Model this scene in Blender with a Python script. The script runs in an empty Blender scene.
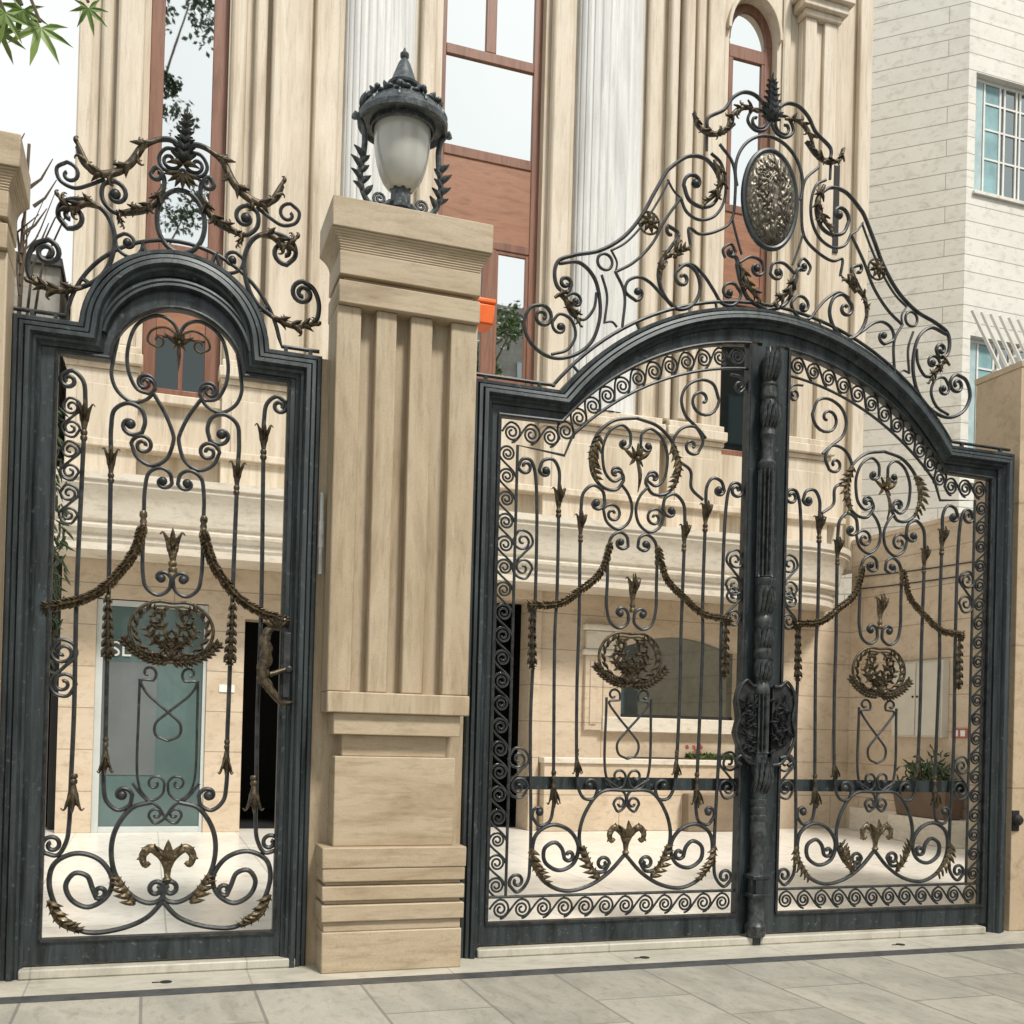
import bpy, bmesh, math, random
from mathutils import Vector, Matrix
random.seed(7)
SC = bpy.context.scene
COL = SC.collection
PI = math.pi

# ------------------------------------------------------------------ materials
def new_mat(name):
    m = bpy.data.materials.new(name); m.use_nodes = True
    nt = m.node_tree; b = nt.nodes['Principled BSDF']
    return m, nt, b
def N(nt, t, **kw):
    n = nt.nodes.new(t)
    for k, v in kw.items():
        if hasattr(n, k): setattr(n, k, v)
        else: n.inputs[k].default_value = v
    return n
def ramp(nt, fac, stops):
    r = nt.nodes.new('ShaderNodeValToRGB'); e = r.color_ramp.elements
    while len(e) > 1: e.remove(e[-1])
    e[0].position = stops[0][0]; e[0].color = (*stops[0][1], 1)
    for p, c in stops[1:]:
        x = e.new(p); x.color = (*c, 1)
    nt.links.new(fac, r.inputs['Fac']); return r.outputs['Color']
def coords(nt, scale=(1, 1, 1), swap=None):
    g = nt.nodes.new('ShaderNodeNewGeometry')
    mp = N(nt, 'ShaderNodeMapping'); mp.inputs['Scale'].default_value = scale
    nt.links.new(g.outputs['Position'], mp.inputs['Vector'])
    return mp.outputs['Vector']
def noise(nt, vec, scale, detail=6, rough=.6, dist=0.):
    n = N(nt, 'ShaderNodeTexNoise'); n.inputs['Scale'].default_value = scale
    n.inputs['Detail'].default_value = detail; n.inputs['Roughness'].default_value = rough
    n.inputs['Distortion'].default_value = dist
    nt.links.new(vec, n.inputs['Vector']); return n.outputs['Fac']
def mix(nt, a, b, fac, mode='MIX'):
    m = N(nt, 'ShaderNodeMix', data_type='RGBA', blend_type=mode)
    for s, v in (('A', a), ('B', b)):
        i = [x for x in m.inputs if x.name == s and x.type == 'RGBA'][0]
        if isinstance(v, tuple): i.default_value = (*v, 1)
        else: nt.links.new(v, i)
    if isinstance(fac, float): m.inputs[0].default_value = fac
    else: nt.links.new(fac, m.inputs[0])
    return [o for o in m.outputs if o.type == 'RGBA'][0]
def bump(nt, b, h, strength=.3, dist=.01):
    n = N(nt, 'ShaderNodeBump'); n.inputs['Strength'].default_value = strength; n.inputs['Distance'].default_value = dist
    nt.links.new(h, n.inputs['Height']); nt.links.new(n.outputs['Normal'], b.inputs['Normal'])

def stone(name, cols, stretch=(6, 6, .5), fine=(30, 30, 2), rough=.55, joints=None, jcol=(.2, .16, .11), blotch=.35, wallmap=None, jointstr=.6):
    """veined stone; stretch squeezes the noise along the bedding; joints=(w,h) lays courses"""
    m, nt, b = new_mat(name)
    f1 = noise(nt, coords(nt, stretch), 1.0, 8, .62, .6)
    f2 = noise(nt, coords(nt, fine), 1.0, 5, .65, .3)
    base = ramp(nt, f1, [(.28, cols[0]), (.45, cols[1]), (.56, cols[2]), (.72, cols[3] if len(cols) > 3 else cols[1])])
    dark = ramp(nt, f2, [(.3, (.72, .70, .66)), (.5, (1, 1, 1)), (.75, (.93, .93, .94))])
    c = mix(nt, base, dark, .8, 'MULTIPLY')
    f3 = noise(nt, coords(nt, (.9, .9, .9)), 1.0, 4, .6)
    tone = ramp(nt, f3, [(.3, (.80, .78, .74)), (.6, (1.05, 1.04, 1.02))])
    c = mix(nt, c, tone, blotch, 'MULTIPLY')
    h = f2
    if name not in ('red_brown_wood', 'red_brown_frame', 'bark', 'dark_granite'): c = pits(nt, b, c)
    if joints:
        g = nt.nodes.new('ShaderNodeNewGeometry'); s = N(nt, 'ShaderNodeSeparateXYZ'); nt.links.new(g.outputs['Position'], s.inputs[0])
        if wallmap == 'floor':
            cv = N(nt, 'ShaderNodeCombineXYZ'); nt.links.new(s.outputs['Y'], cv.inputs['X']); nt.links.new(s.outputs['X'], cv.inputs['Y'])
        else:
            a = N(nt, 'ShaderNodeMath', operation='SUBTRACT' if wallmap == 'skew' else 'ADD'); nt.links.new(s.outputs['X'], a.inputs[0]); nt.links.new(s.outputs['Y'], a.inputs[1])
            cv = N(nt, 'ShaderNodeCombineXYZ'); nt.links.new(a.outputs[0], cv.inputs['X']); nt.links.new(s.outputs['Z'], cv.inputs['Y'])
        br = N(nt, 'ShaderNodeTexBrick'); nt.links.new(cv.outputs[0], br.inputs['Vector'])
        br.inputs['Scale'].default_value = 1; br.inputs['Brick Width'].default_value = joints[0]; br.inputs['Row Height'].default_value = joints[1]
        br.inputs['Mortar Size'].default_value = joints[2]; br.inputs['Mortar Smooth'].default_value = .3
        br.inputs['Color1'].default_value = (1, 1, 1, 1); br.inputs['Color2'].default_value = (joints[3],) * 3 + (1,)
        br.inputs['Mortar'].default_value = (1, 1, 1, 1); br.offset = joints[4] if len(joints) > 4 else .5
        c = mix(nt, c, br.outputs['Color'], 1.0, 'MULTIPLY')
        fm = N(nt, 'ShaderNodeMath', operation='MULTIPLY'); fm.inputs[1].default_value = jointstr; nt.links.new(br.outputs['Fac'], fm.inputs[0])
        c = mix(nt, c, jcol, fm.outputs[0])
        bump(nt, b, h, .12, .004)
    else:
        bump(nt, b, h, .18, .004)
    nt.links.new(c, b.inputs['Base Color']); b.inputs['Roughness'].default_value = rough
    return m
def pits(nt, b, c):
    f = noise(nt, coords(nt, (30, 30, 16)), 3.0, 4, .75)
    k = ramp(nt, f, [(.60, (0, 0, 0)), (.68, (1, 1, 1))])
    g = noise(nt, coords(nt), 160, 2, .6)
    gr = ramp(nt, g, [(.3, (.86, .85, .83)), (.7, (1.06, 1.06, 1.05))])
    c = mix(nt, c, gr, .8, 'MULTIPLY')
    kk = N(nt, 'ShaderNodeMath', operation='MULTIPLY'); kk.inputs[1].default_value = .30; nt.links.new(k, kk.inputs[0])
    return mix(nt, c, (.16, .125, .085), kk.outputs[0])
def metal(name, c0, c1, metallic, r0, r1, scale=14., stretch=(1, 1, 1), spots=None, bstr=.25):
    m, nt, b = new_mat(name)
    f = noise(nt, coords(nt, stretch), scale, 8, .7, .4)
    c = ramp(nt, f, [(.35, c0), (.62, c1)])
    if spots:
        f2 = noise(nt, coords(nt), spots[1], 6, .75)
        sp = ramp(nt, f2, [(spots[2], (0, 0, 0)), (spots[2] + .12, (1, 1, 1))])
        c = mix(nt, c, spots[0], sp)
    nt.links.new(c, b.inputs['Base Color']); b.inputs['Metallic'].default_value = metallic
    rr = N(nt, 'ShaderNodeMapRange'); rr.inputs['To Min'].default_value = r0; rr.inputs['To Max'].default_value = r1
    nt.links.new(f, rr.inputs['Value']); nt.links.new(rr.outputs[0], b.inputs['Roughness'])
    bump(nt, b, f, bstr, .003)
    return m
def plain(name, c, rough=.5, metallic=0., var=.15, scale=6., coat=0.):
    m, nt, b = new_mat(name)
    f = noise(nt, coords(nt), scale, 5, .6)
    cc = ramp(nt, f, [(.3, tuple(x * (1 - var) for x in c)), (.7, tuple(min(1, x * (1 + var)) for x in c))])
    nt.links.new(cc, b.inputs['Base Color']); b.inputs['Roughness'].default_value = rough; b.inputs['Metallic'].default_value = metallic
    b.inputs['Coat Weight'].default_value = coat
    return m
def mirror_glass(name, c, rough=.015):
    m, nt, b = new_mat(name)
    b.inputs['Base Color'].default_value = (*c, 1); b.inputs['Metallic'].default_value = 1; b.inputs['Roughness'].default_value = rough
    f = noise(nt, coords(nt), 1.3, 2, .5); bump(nt, b, f, .04, .02)
    return m
def leafmat(name, c0, c1):
    m, nt, b = new_mat(name)
    f = noise(nt, coords(nt), 9, 3, .6)
    nt.links.new(ramp(nt, f, [(.35, c0), (.65, c1)]), b.inputs['Base Color'])
    b.inputs['Roughness'].default_value = .5
    b.inputs['Subsurface Weight'].default_value = .0
    return m

M = {}
M['iron'] = metal('wrought_iron', (.014, .0155, .016), (.048, .052, .053), .35, .3, .55, 20, spots=((.12, .125, .12), 42, .60))
M['frame'] = metal('painted_iron', (.010, .0135, .0145), (.044, .057, .061), .25, .25, .55, 17, (1, 1, .10), spots=((.12, .135, .135), 34, .585), bstr=.3)
M['bronze'] = metal('bronze_gilt', (.022, .019, .014), (.175, .13, .072), .6, .3, .55, 38, spots=((.55, .45, .29), 60, .565), bstr=.5)
M['post'] = metal('worn_post_iron', (.014, .017, .018), (.075, .083, .084), .3, .28, .5, 24, spots=((.20, .19, .165), 46, .60), bstr=.5)
M['boss'] = metal('boss_bronze', (.035, .03, .023), (.15, .132, .10), .65, .28, .5, 30, spots=((.42, .385, .31), 50, .56), bstr=.5)
M['bronze_dark'] = metal('aged_bronze', (.025, .021, .016), (.13, .10, .06), .6, .32, .55, 38, spots=((.26, .2, .11), 70, .62), bstr=.5)
M['lamp_metal'] = metal('lamp_iron', (.022, .028, .031), (.085, .10, .105), .3, .3, .55, 30, spots=((.22, .245, .25), 60, .57), bstr=.3)
M['shaft'] = stone('travertine_shaft', [(.29, .22, .138), (.42, .335, .228), (.47, .385, .275), (.355, .277, .18)], (6, 6, .8), (38, 38, 5))
M['block'] = stone('travertine_block', [(.28, .21, .13), (.41, .325, .22), (.465, .38, .27), (.35, .272, .178)], (1.2, 1.2, 7), (7, 7, 45))
M['facade'] = stone('facade_stone', [(.48, .395, .285), (.62, .535, .42), (.70, .625, .515), (.545, .455, .34)], (4, 4, .30), (26, 26, 2.2), blotch=.35)
M['marble'] = stone('white_marble', [(.50, .505, .50), (.66, .67, .665), (.74, .745, .735), (.57, .57, .56)], (5, 5, .3), (26, 26, 1.4), rough=.4, blotch=.2)
M['courses'] = stone('coursed_stone', [(.47, .375, .265), (.575, .465, .345), (.62, .515, .395), (.515, .415, .30)], (1.2, 1.2, 2), (9, 9, 16), joints=(3.3, .43, .006, .95), blotch=.25, jcol=(.17, .13, .09), jointstr=.7)
M['cornice'] = stone('cornice_stone', [(.58, .52, .43), (.66, .60, .51), (.70, .65, .56), (.60, .53, .43)], (1, 1, 4), (8, 8, 22), blotch=.2)
M['white_wall'] = stone('pale_courses', [(.71, .695, .635), (.77, .755, .695), (.80, .785, .725), (.74, .725, .665)], (1.2, 1.2, 1.6), (6, 6, 9), joints=(4.2, .285, .009, .95), wallmap='skew', jcol=(.27, .25, .21), blotch=.12, jointstr=.9)
M['tanwall'] = stone('tan_render', [(.42, .32, .21), (.50, .385, .26), (.54, .42, .29), (.46, .35, .23)], (2, 2, 2), (14, 14, 14), joints=(1.6, .9, .006, .95), jcol=(.2, .15, .1), blotch=.3)
M['yard'] = stone('yard_marble', [(.74, .70, .62), (.83, .79, .72), (.86, .83, .77), (.77, .72, .64)], (1.2, 1.2, 1), (8, 8, 8), rough=.28, joints=(1.2, .8, .006, .95), wallmap='floor', jcol=(.3, .26, .2), blotch=.15)
M['slab'] = stone('paving_slab', [(.29, .285, .245), (.365, .355, .31), (.43, .41, .355), (.30, .285, .235)], (3, 1.6, 1), (22, 9, 5), rough=.55, joints=(.98, .475, .008, .80, .35), wallmap='floor', jcol=(.13, .125, .11), blotch=.28, jointstr=.7)
M['kerb'] = stone('threshold_stone', [(.38, .365, .31), (.49, .47, .40), (.55, .525, .455), (.42, .395, .33)], (2, 4, 1), (10, 20, 5), rough=.5, joints=(3.0, .95, .005, .93, 0.), wallmap='floor', jcol=(.2, .19, .17), blotch=.4)
M['band'] = stone('dark_granite', [(.035, .037, .04), (.055, .058, .062), (.075, .078, .08), (.045, .047, .05)], (9, 9, 9), (50, 50, 50), rough=.5, blotch=.3)
M['wood'] = stone('red_brown_wood', [(.20, .085, .042), (.295, .132, .068), (.33, .155, .085), (.24, .105, .053)], (2, 2, 10), (8, 8, 60), rough=.4, blotch=.2)
M['woodv'] = stone('red_brown_frame', [(.14, .06, .036), (.21, .095, .058), (.25, .118, .075), (.17, .074, .044)], (12, 12, 1), (60, 60, 5), rough=.38, blotch=.2)
M['mirror'] = mirror_glass('mirrored_glass', (.86, .90, .90))
M['dkglass'] = mirror_glass('tinted_glass', (.30, .34, .34), .03)
M['darkpane'] = mirror_glass('dark_reflecting_glass', (.09, .105, .105), .03)
M['bin'] = plain('brown_bin', (.20, .15, .10), .6)
M['trough'] = plain('brown_trough', (.11, .07, .045), .6)
M['teal'] = plain('teal_door_glass', (.085, .135, .13), .12, 0., .2, 1.2, .5)
M['teal_grey'] = plain('grey_door_glass', (.125, .14, .14), .15, 0., .15, 1.2, .4)
M['doorframe'] = plain('door_frame_paint', (.50, .53, .51), .4, 0., .06)
M['white'] = plain('white_paint', (.74, .74, .70), .45, 0., .06)
M['offwhite'] = plain('cream_enamel', (.56, .53, .45), .4, 0., .06)
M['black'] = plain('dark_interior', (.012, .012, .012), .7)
M['opal'] = plain('opal_glass', (.46, .46, .415), .25, 0., .06, 5, .5)
M['orange'] = plain('orange_plastic', (.85, .15, .02), .4, 0., .1, 12)
M['leaf'] = leafmat('tree_leaf', (.045, .085, .02), (.10, .16, .035))
M['leafdark'] = leafmat('dark_leaf', (.018, .04, .014), (.05, .085, .028))
M['leaflight'] = leafmat('maple_leaf', (.11, .19, .04), (.20, .28, .07))
M['bark'] = stone('bark', [(.06, .045, .03), (.10, .08, .055), (.13, .10, .07), (.08, .06, .04)], (12, 12, 2), (40, 40, 8), rough=.9)
M['terracotta'] = plain('dull_red', (.36, .11, .08), .7)
M['soil'] = plain('soil', (.07, .05, .03), .95)
M['curtain'] = plain('teal_curtain', (.22, .38, .40), .6, 0., .25, 3)
M['tealframe'] = plain('pale_teal_frame', (.38, .50, .51), .45)
M['galv'] = metal('galvanised', (.38, .38, .37), (.60, .60, .58), .2, .4, .6, 12)
M['cable'] = plain('cable_black', (.03, .03, .03), .6)
M['grey_wall'] = stone('grey_block_wall', [(.22, .21, .19), (.30, .29, .26), (.34, .33, .30), (.25, .23, .2)], (2, 2, 2), (12, 12, 12), joints=(.5, .25, .01, .9))
M['asphalt'] = plain('asphalt', (.055, .055, .055), .9, 0., .2, 60)

# ------------------------------------------------------------------ mesh collector
class MB:
    def __init__(s): s.v = []; s.f = []
    def add(s, vs, fs):
        o = len(s.v); s.v += [tuple(v) for v in vs]; s.f += [tuple(i + o for i in f) for f in fs]; return s
    def box(s, x0, x1, y0, y1, z0, z1):
        vs = [(x0,y0,z0),(x1,y0,z0),(x1,y1,z0),(x0,y1,z0),(x0,y0,z1),(x1,y0,z1),(x1,y1,z1),(x0,y1,z1)]
        return s.add(vs, [(0,3,2,1),(4,5,6,7),(0,1,5,4),(1,2,6,5),(2,3,7,6),(3,0,4,7)])
    def taper(s, a, b, z0, z1):
        """frustum from rectangle a=(x0,x1,y0,y1) at z0 to b at z1"""
        vs = [(a[0],a[2],z0),(a[1],a[2],z0),(a[1],a[3],z0),(a[0],a[3],z0),(b[0],b[2],z1),(b[1],b[2],z1),(b[1],b[3],z1),(b[0],b[3],z1)]
        return s.add(vs, [(0,3,2,1),(4,5,6,7),(0,1,5,4),(1,2,6,5),(2,3,7,6),(3,0,4,7)])
    def tube(s, pts, r, n=8, closed=False, sq=1.0, taper=None):
        pts = [Vector(p) for p in pts]; L = len(pts)
        if L < 2: return s
        vs = []; nrm = None
        for i, p in enumerate(pts):
            if closed: t = pts[(i+1) % L] - pts[i-1]
            else: t = pts[min(i+1, L-1)] - pts[max(i-1, 0)]
            if t.length < 1e-9: t = Vector((0,0,1))
            t.normalize()
            a = Vector((0,1,0)) if abs(t.y) < .9 else Vector((1,0,0))
            u = t.cross(a).normalized(); w = u.cross(t).normalized()
            rr = r if taper is None else r * taper(i / (L-1))
            for k in range(n):
                an = 2*PI*k/n
                vs.append(p + u*math.cos(an)*rr + w*math.sin(an)*rr*sq)
        fs = []
        for i in range(L if closed else L-1):
            j = (i+1) % L
            for k in range(n):
                q = (k+1) % n
                fs.append((i*n+k, i*n+q, j*n+q, j*n+k))
        if not closed:
            fs.append(tuple(range(n))[::-1]); fs.append(tuple((L-1)*n+k for k in range(n)))
        return s.add(vs, fs)
    def lathe(s, prof, c=(0,0,0), n=20, axis=None, flute=None):
        """prof [(r,h)] from bottom to top along axis (default z)"""
        ax = Vector(axis or (0,0,1)).normalized()
        a = Vector((0,1,0)) if abs(ax.y) < .9 else Vector((1,0,0))
        u = ax.cross(a).normalized(); w = ax.cross(u)
        c = Vector(c); vs = []; fs = []
        for r, h in prof:
            for k in range(n):
                an = 2*PI*k/n; rr = r
                if flute and flute[1] <= h <= flute[2]: rr = r * (1 - flute[3] * (.5 + .5*math.cos(flute[0]*an)))
                vs.append(c + ax*h + (u*math.cos(an) + w*math.sin(an))*rr)
        L = len(prof)
        for i in range(L-1):
            for k in range(n):
                q = (k+1) % n; fs.append((i*n+k, i*n+q, (i+1)*n+q, (i+1)*n+k))
        fs.append(tuple(range(n))[::-1]); fs.append(tuple((L-1)*n+k for k in range(n)))
        return s.add(vs, fs)
    def ball(s, c, r, n=10, sc=(1,1,1)):
        prof = [(max(1e-4, r*math.sin(PI*i/n)), -r*math.cos(PI*i/n)) for i in range(n+1)]
        o = len(s.v); s.lathe(prof, (0,0,0), 12)
        for i in range(o, len(s.v)):
            x, y, z = s.v[i]; s.v[i] = (c[0]+x*sc[0], c[1]+y*sc[1], c[2]+z*sc[2])
        return s
    def strip(s, A, B, y0, y1, closed=False):
        """solid plate between two matching XZ polylines A (outer) and B (inner), y0 front, y1 back"""
        L = len(A); vs = []
        for (ax, az), (bx, bz) in zip(A, B): vs += [(ax,y0,az),(bx,y0,bz),(bx,y1,bz),(ax,y1,az)]
        fs = []
        R = range(L) if closed else range(L-1)
        for i in R:
            j = (i+1) % L
            for k in range(4):
                q = (k+1) % 4; fs.append((i*4+k, i*4+q, j*4+q, j*4+k))
        if not closed: fs += [(3,2,1,0), tuple((L-1)*4+k for k in range(4))]
        return s.add(vs, fs)
    def sweep(s, path, prof, closed=False):
        """XZ path, profile [(d,y)] with d = inward offset (to the right of travel)"""
        offs = offset_frames(path, closed); L = len(path); n = len(prof); vs = []
        for (p, m) in offs:
            for d, y in prof: vs.append((p[0]+m[0]*d, y, p[1]+m[1]*d))
        fs = []
        for i in range(L if closed else L-1):
            j = (i+1) % L
            for k in range(n):
                q = (k+1) % n; fs.append((i*n+k, j*n+k, j*n+q, i*n+q))
        if not closed: fs += [tuple(range(n)), tuple((L-1)*n+k for k in range(n))[::-1]]
        return s.add(vs, fs)
    def prism(s, poly, y0, y1):
        n = len(poly); vs = [(x,y0,z) for x, z in poly] + [(x,y1,z) for x, z in poly]
        return s.add(vs, [tuple(range(n)), tuple(range(2*n-1, n-1, -1))] + [(i, (i+1) % n + 0, (i+1) % n + n, i+n)[::-1] for i in range(n)])
    def build(s, name, mat, parent=None, smooth=35, bevel=0, loc=None):
        me = bpy.data.meshes.new(name); 
        o = bpy.data.objects.new(name, me)
        off = Vector((0,0,0))
        if parent is not None:
            off = world_loc(parent)
        elif loc is not None:
            off = Vector(loc); o.location = off
        me.from_pydata([(v[0]-off.x, v[1]-off.y, v[2]-off.z) for v in s.v], [], s.f)
        bm = bmesh.new(); bm.from_mesh(me); bmesh.ops.recalc_face_normals(bm, faces=bm.faces); bm.to_mesh(me); bm.free()
        me.materials.append(M[mat])
        COL.objects.link(o)
        if smooth:
            me.shade_smooth(); me.set_sharp_from_angle(angle=math.radians(smooth))
        if bevel:
            bv = o.modifiers.new('edge', 'BEVEL'); bv.width = bevel; bv.segments = 2; bv.limit_method = 'ANGLE'; bv.angle_limit = math.radians(40)
        if parent is not None: o.parent = parent
        return o
def world_loc(o):
    v = Vector(o.location)
    while o.parent is not None: o = o.parent; v = v + Vector(o.location)
    return v
def offset_frames(path, closed=False):
    out = []; L = len(path)
    def nrm(a, b):
        dx, dz = b[0]-a[0], b[1]-a[1]; l = math.hypot(dx, dz) or 1e-9; return (dz/l, -dx/l)
    for i, p in enumerate(path):
        if closed: n0 = nrm(path[i-1], p); n1 = nrm(p, path[(i+1) % L])
        else:
            n0 = nrm(path[i-1], p) if i > 0 else None; n1 = nrm(p, path[i+1]) if i < L-1 else None
            n0 = n0 or n1; n1 = n1 or n0
        mx, mz = n0[0]+n1[0], n0[1]+n1[1]; l2 = (mx*mx+mz*mz)/2 or 1e-9
        k = 2/max(.5, mx*mx+mz*mz)
        out.append((p, (mx*k, mz*k)))
    return out
def offset(path, d):
    return [(p[0]+m[0]*d, p[1]+m[1]*d) for p, m in offset_frames(path)]

def thing(name, label, cat, loc=(0,0,0), group=None):
    o = bpy.data.objects.new(name, None); COL.objects.link(o); o.location = loc
    o.empty_display_size = .1
    o['label'] = label; o['category'] = cat
    if group: o['group'] = group
    return o
def tag(o, label, cat, group=None):
    o['label'] = label; o['category'] = cat
    if group: o['group'] = group
    return o
def struct(o): o['kind'] = 'structure'; return o

# ------------------------------------------------------------------ curves
def smooth_curve(pts, step=.012):
    P = [Vector((p[0], p[1])) for p in pts]
    if len(P) == 2: 
        n = max(2, int((P[1]-P[0]).length/ .06)); return [P[0].lerp(P[1], i/n) for i in range(n+1)]
    out = []
    Q = [2*P[0]-P[1]] + P + [2*P[-1]-P[-2]]
    for i in range(1, len(Q)-2):
        a, b, c, d = Q[i-1], Q[i], Q[i+1], Q[i+2]
        n = max(2, min(24, int((c-b).length/step)))
        # centripetal Catmull-Rom
        t0 = 0; t1 = t0 + max(1e-4, (b-a).length)**.5; t2 = t1 + max(1e-4, (c-b).length)**.5; t3 = t2 + max(1e-4, (d-c).length)**.5
        for k in range(n):
            t = t1 + (t2-t1)*k/n
            A1 = a*((t1-t)/(t1-t0)) + b*((t-t0)/(t1-t0)); A2 = b*((t2-t)/(t2-t1)) + c*((t-t1)/(t2-t1)); A3 = c*((t3-t)/(t3-t2)) + d*((t-t2)/(t3-t2))
            B1_ = A1*((t2-t)/(t2-t0)) + A2*((t-t0)/(t2-t0)); B2_ = A2*((t3-t)/(t3-t1)) + A3*((t-t1)/(t3-t1))
            out.append(B1_*((t2-t)/(t2-t1)) + B2_*((t-t1)/(t2-t1)))
    out.append(P[-1]); return out
def spiral(last, prev, c, turns, rmin):
    """inward spiral continuing a curve that arrives at `last` from `prev`, about centre c"""
    c = Vector((c[0], c[1])); d = last - c; r0 = d.length; a0 = math.atan2(d.y, d.x)
    t = last - prev; sgn = 1 if (d.x*t.y - d.y*t.x) > 0 else -1
    n = max(8, int(18*turns)); out = []
    for i in range(1, n+1):
        k = i/n; r = r0 + (rmin-r0)*k**.85
        out.append(c + Vector((math.cos(a0+sgn*2*PI*turns*k), math.sin(a0+sgn*2*PI*turns*k)))*r)
    return out
def full_curve(pts, c0, c1, r):
    c = smooth_curve(pts); balls = []
    if c1:
        c = c + spiral(c[-1], c[-2], c1, c1[2], r*1.25)
        if c1[3]: balls.append((c1[0], c1[1]))
    if c0:
        s = spiral(c[0], c[1], c0, c0[2], r*1.25); c = s[::-1] + c
        if c0[3]: balls.append((c0[0], c0[1]))
    return c, balls
def scroll_mesh(mb, pts, c0, c1, r, tf, y=0., sq=1.15):
    c, balls = full_curve(pts, c0, c1, r)
    mb.tube([(tf(p)[0], y, tf(p)[1]) for p in c], r, 8, sq=sq)
    for b in balls:
        q = tf(b); mb.ball((q[0], y-.002, q[1]), r*2.3, 8, (1, .9, 1))
    return mb

# ------------------------------------------------------------------ leaf work
def blade(mb, p, d, length, width, curl=.3, y=0., up=-1, n=6):
    """small forged leaf: p base (x,z), d direction angle, arched towards the viewer side and back"""
    dx, dz = math.cos(d), math.sin(d); nx, nz = -dz, dx; vs = []; fs = []; th = .003
    for i in range(n+1):
        t = i/n; w = width*.5*(math.sin(PI*min(1, t*.93+.07))**.8)*(1-.25*t)
        bend = curl*length*t*t
        px = p[0]+dx*length*t+nx*bend; pz = p[1]+dz*length*t+nz*bend
        yy = y + up*(length*.28*math.sin(PI*t*.85))
        for s_, dy in ((-1, .006), (0, -.004), (1, .006)):
            vs.append((px+nx*w*s_, yy+dy, pz+nz*w*s_))
    m = len(vs)
    vs += [(a, b+th, c) for a, b, c in vs]
    for i in range(n):
        for k in range(2):
            a = i*3+k; fs.append((a, a+1, a+4, a+3)); fs.append((m+a, m+a+3, m+a+4, m+a+1))
        a = i*3; fs.append((a, a+3, m+a+3, m+a)); fs.append((a+2, m+a+2, m+a+5, a+5))
    fs.append((0, m, m+1, 1)); fs.append((1, m+1, m+2, 2)); e = n*3
    fs.append((e, e+1, m+e+1, m+e)); fs.append((e+1, e+2, m+e+2, m+e+1))
    mb.add(vs, fs)
def acanthus(mb, pts, w, tf, y=-.006, both=False, mirror=1):
    """forged leaf lying along a bar: a thin sheath and a few broad tongues, large to small, mostly on one side"""
    q = [tf(p) for p in smooth_curve(pts, .005)]; L = len(q); ln = sum(math.hypot(q[i+1][0]-q[i][0], q[i+1][1]-q[i][1]) for i in range(L-1))
    ribbon(mb, q, w*.30, y, .7)
    n = max(4, round(ln/(w*.80)))
    for i in range(n):
        f = (i+.15)/n; j = min(L-2, int(f*(L-1))); d = math.atan2(q[j+1][1]-q[j][1], q[j+1][0]-q[j][0]); e = .6+.55*math.sin(PI*min(1, f*.75+.25))
        for sd in (1, -1):
            k = e*(1.0 if sd == mirror else .45)
            blade(mb, q[j], d+sd*.26, w*1.35*k, w*.74*k, .55*sd, y-w*.12, -1, 8)
def ribbon(mb, q, w, y, fat=.6):
    mb.tube([(a, y-w*.25, b) for a, b in q], w, 9, sq=fat, taper=lambda t: .35+.75*math.sin(PI*min(1, t*.82+.12)))
def hook(mb, p, d, ln, r, sd, y):
    """small tapering offshoot that leaves along d and curls over into a little crook"""
    pts = []; a = d; x, z = p; n = 22
    for i in range(n+1):
        t = i/n; pts.append((x, y-.25*ln*math.sin(PI*min(1, t*1.1))*.35, z)); st = ln/n*(1.25-.55*t); x += math.cos(a)*st; z += math.sin(a)*st; a += sd*(.02+.36*t**1.6)
    mb.tube(pts, r, 8, sq=.8, taper=lambda t: (.75+.6*math.sin(PI*min(1, t*1.15)))*(1-.55*t))
def curl_leaf(mb, pts, w, tf, mirror=1, y=-.006):
    q = [tf(p) for p in smooth_curve(pts, .005)]; L = len(q); ln = sum(math.hypot(q[i+1][0]-q[i][0], q[i+1][1]-q[i][1]) for i in range(L-1))
    ribbon(mb, q, w*.36, y, .75)
    n = max(2, min(6, round(ln/(w*1.5)))); sd = mirror
    for i in range(n):
        f = .12+.74*i/max(1, n-1); j = min(L-3, int(f*(L-1))); d = math.atan2(q[j+1][1]-q[j][1], q[j+1][0]-q[j][0]); e = .65+.5*math.sin(PI*f)
        hook(mb, q[j], d+sd*.32, w*1.5*e, w*.19*e, sd, y-.004)
        hook(mb, q[max(0, j-2)], d+sd*.10, w*1.25*e, w*.15*e, sd, y-.010)
        sd = -sd
    d = math.atan2(q[-1][1]-q[-4][1], q[-1][0]-q[-4][0])
    hook(mb, q[-2], d-.1*mirror, w*.9, w*.20, mirror, y)
    for fr in (.15, .42, .68):
        j = int(fr*(L-2)); dd = math.atan2(q[j+1][1]-q[j][1], q[j+1][0]-q[j][0])
        for s in (-1, 1): blade(mb, q[j], dd+s*.20, w*1.35, w*.62, .38*s, y-w*.20)
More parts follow.
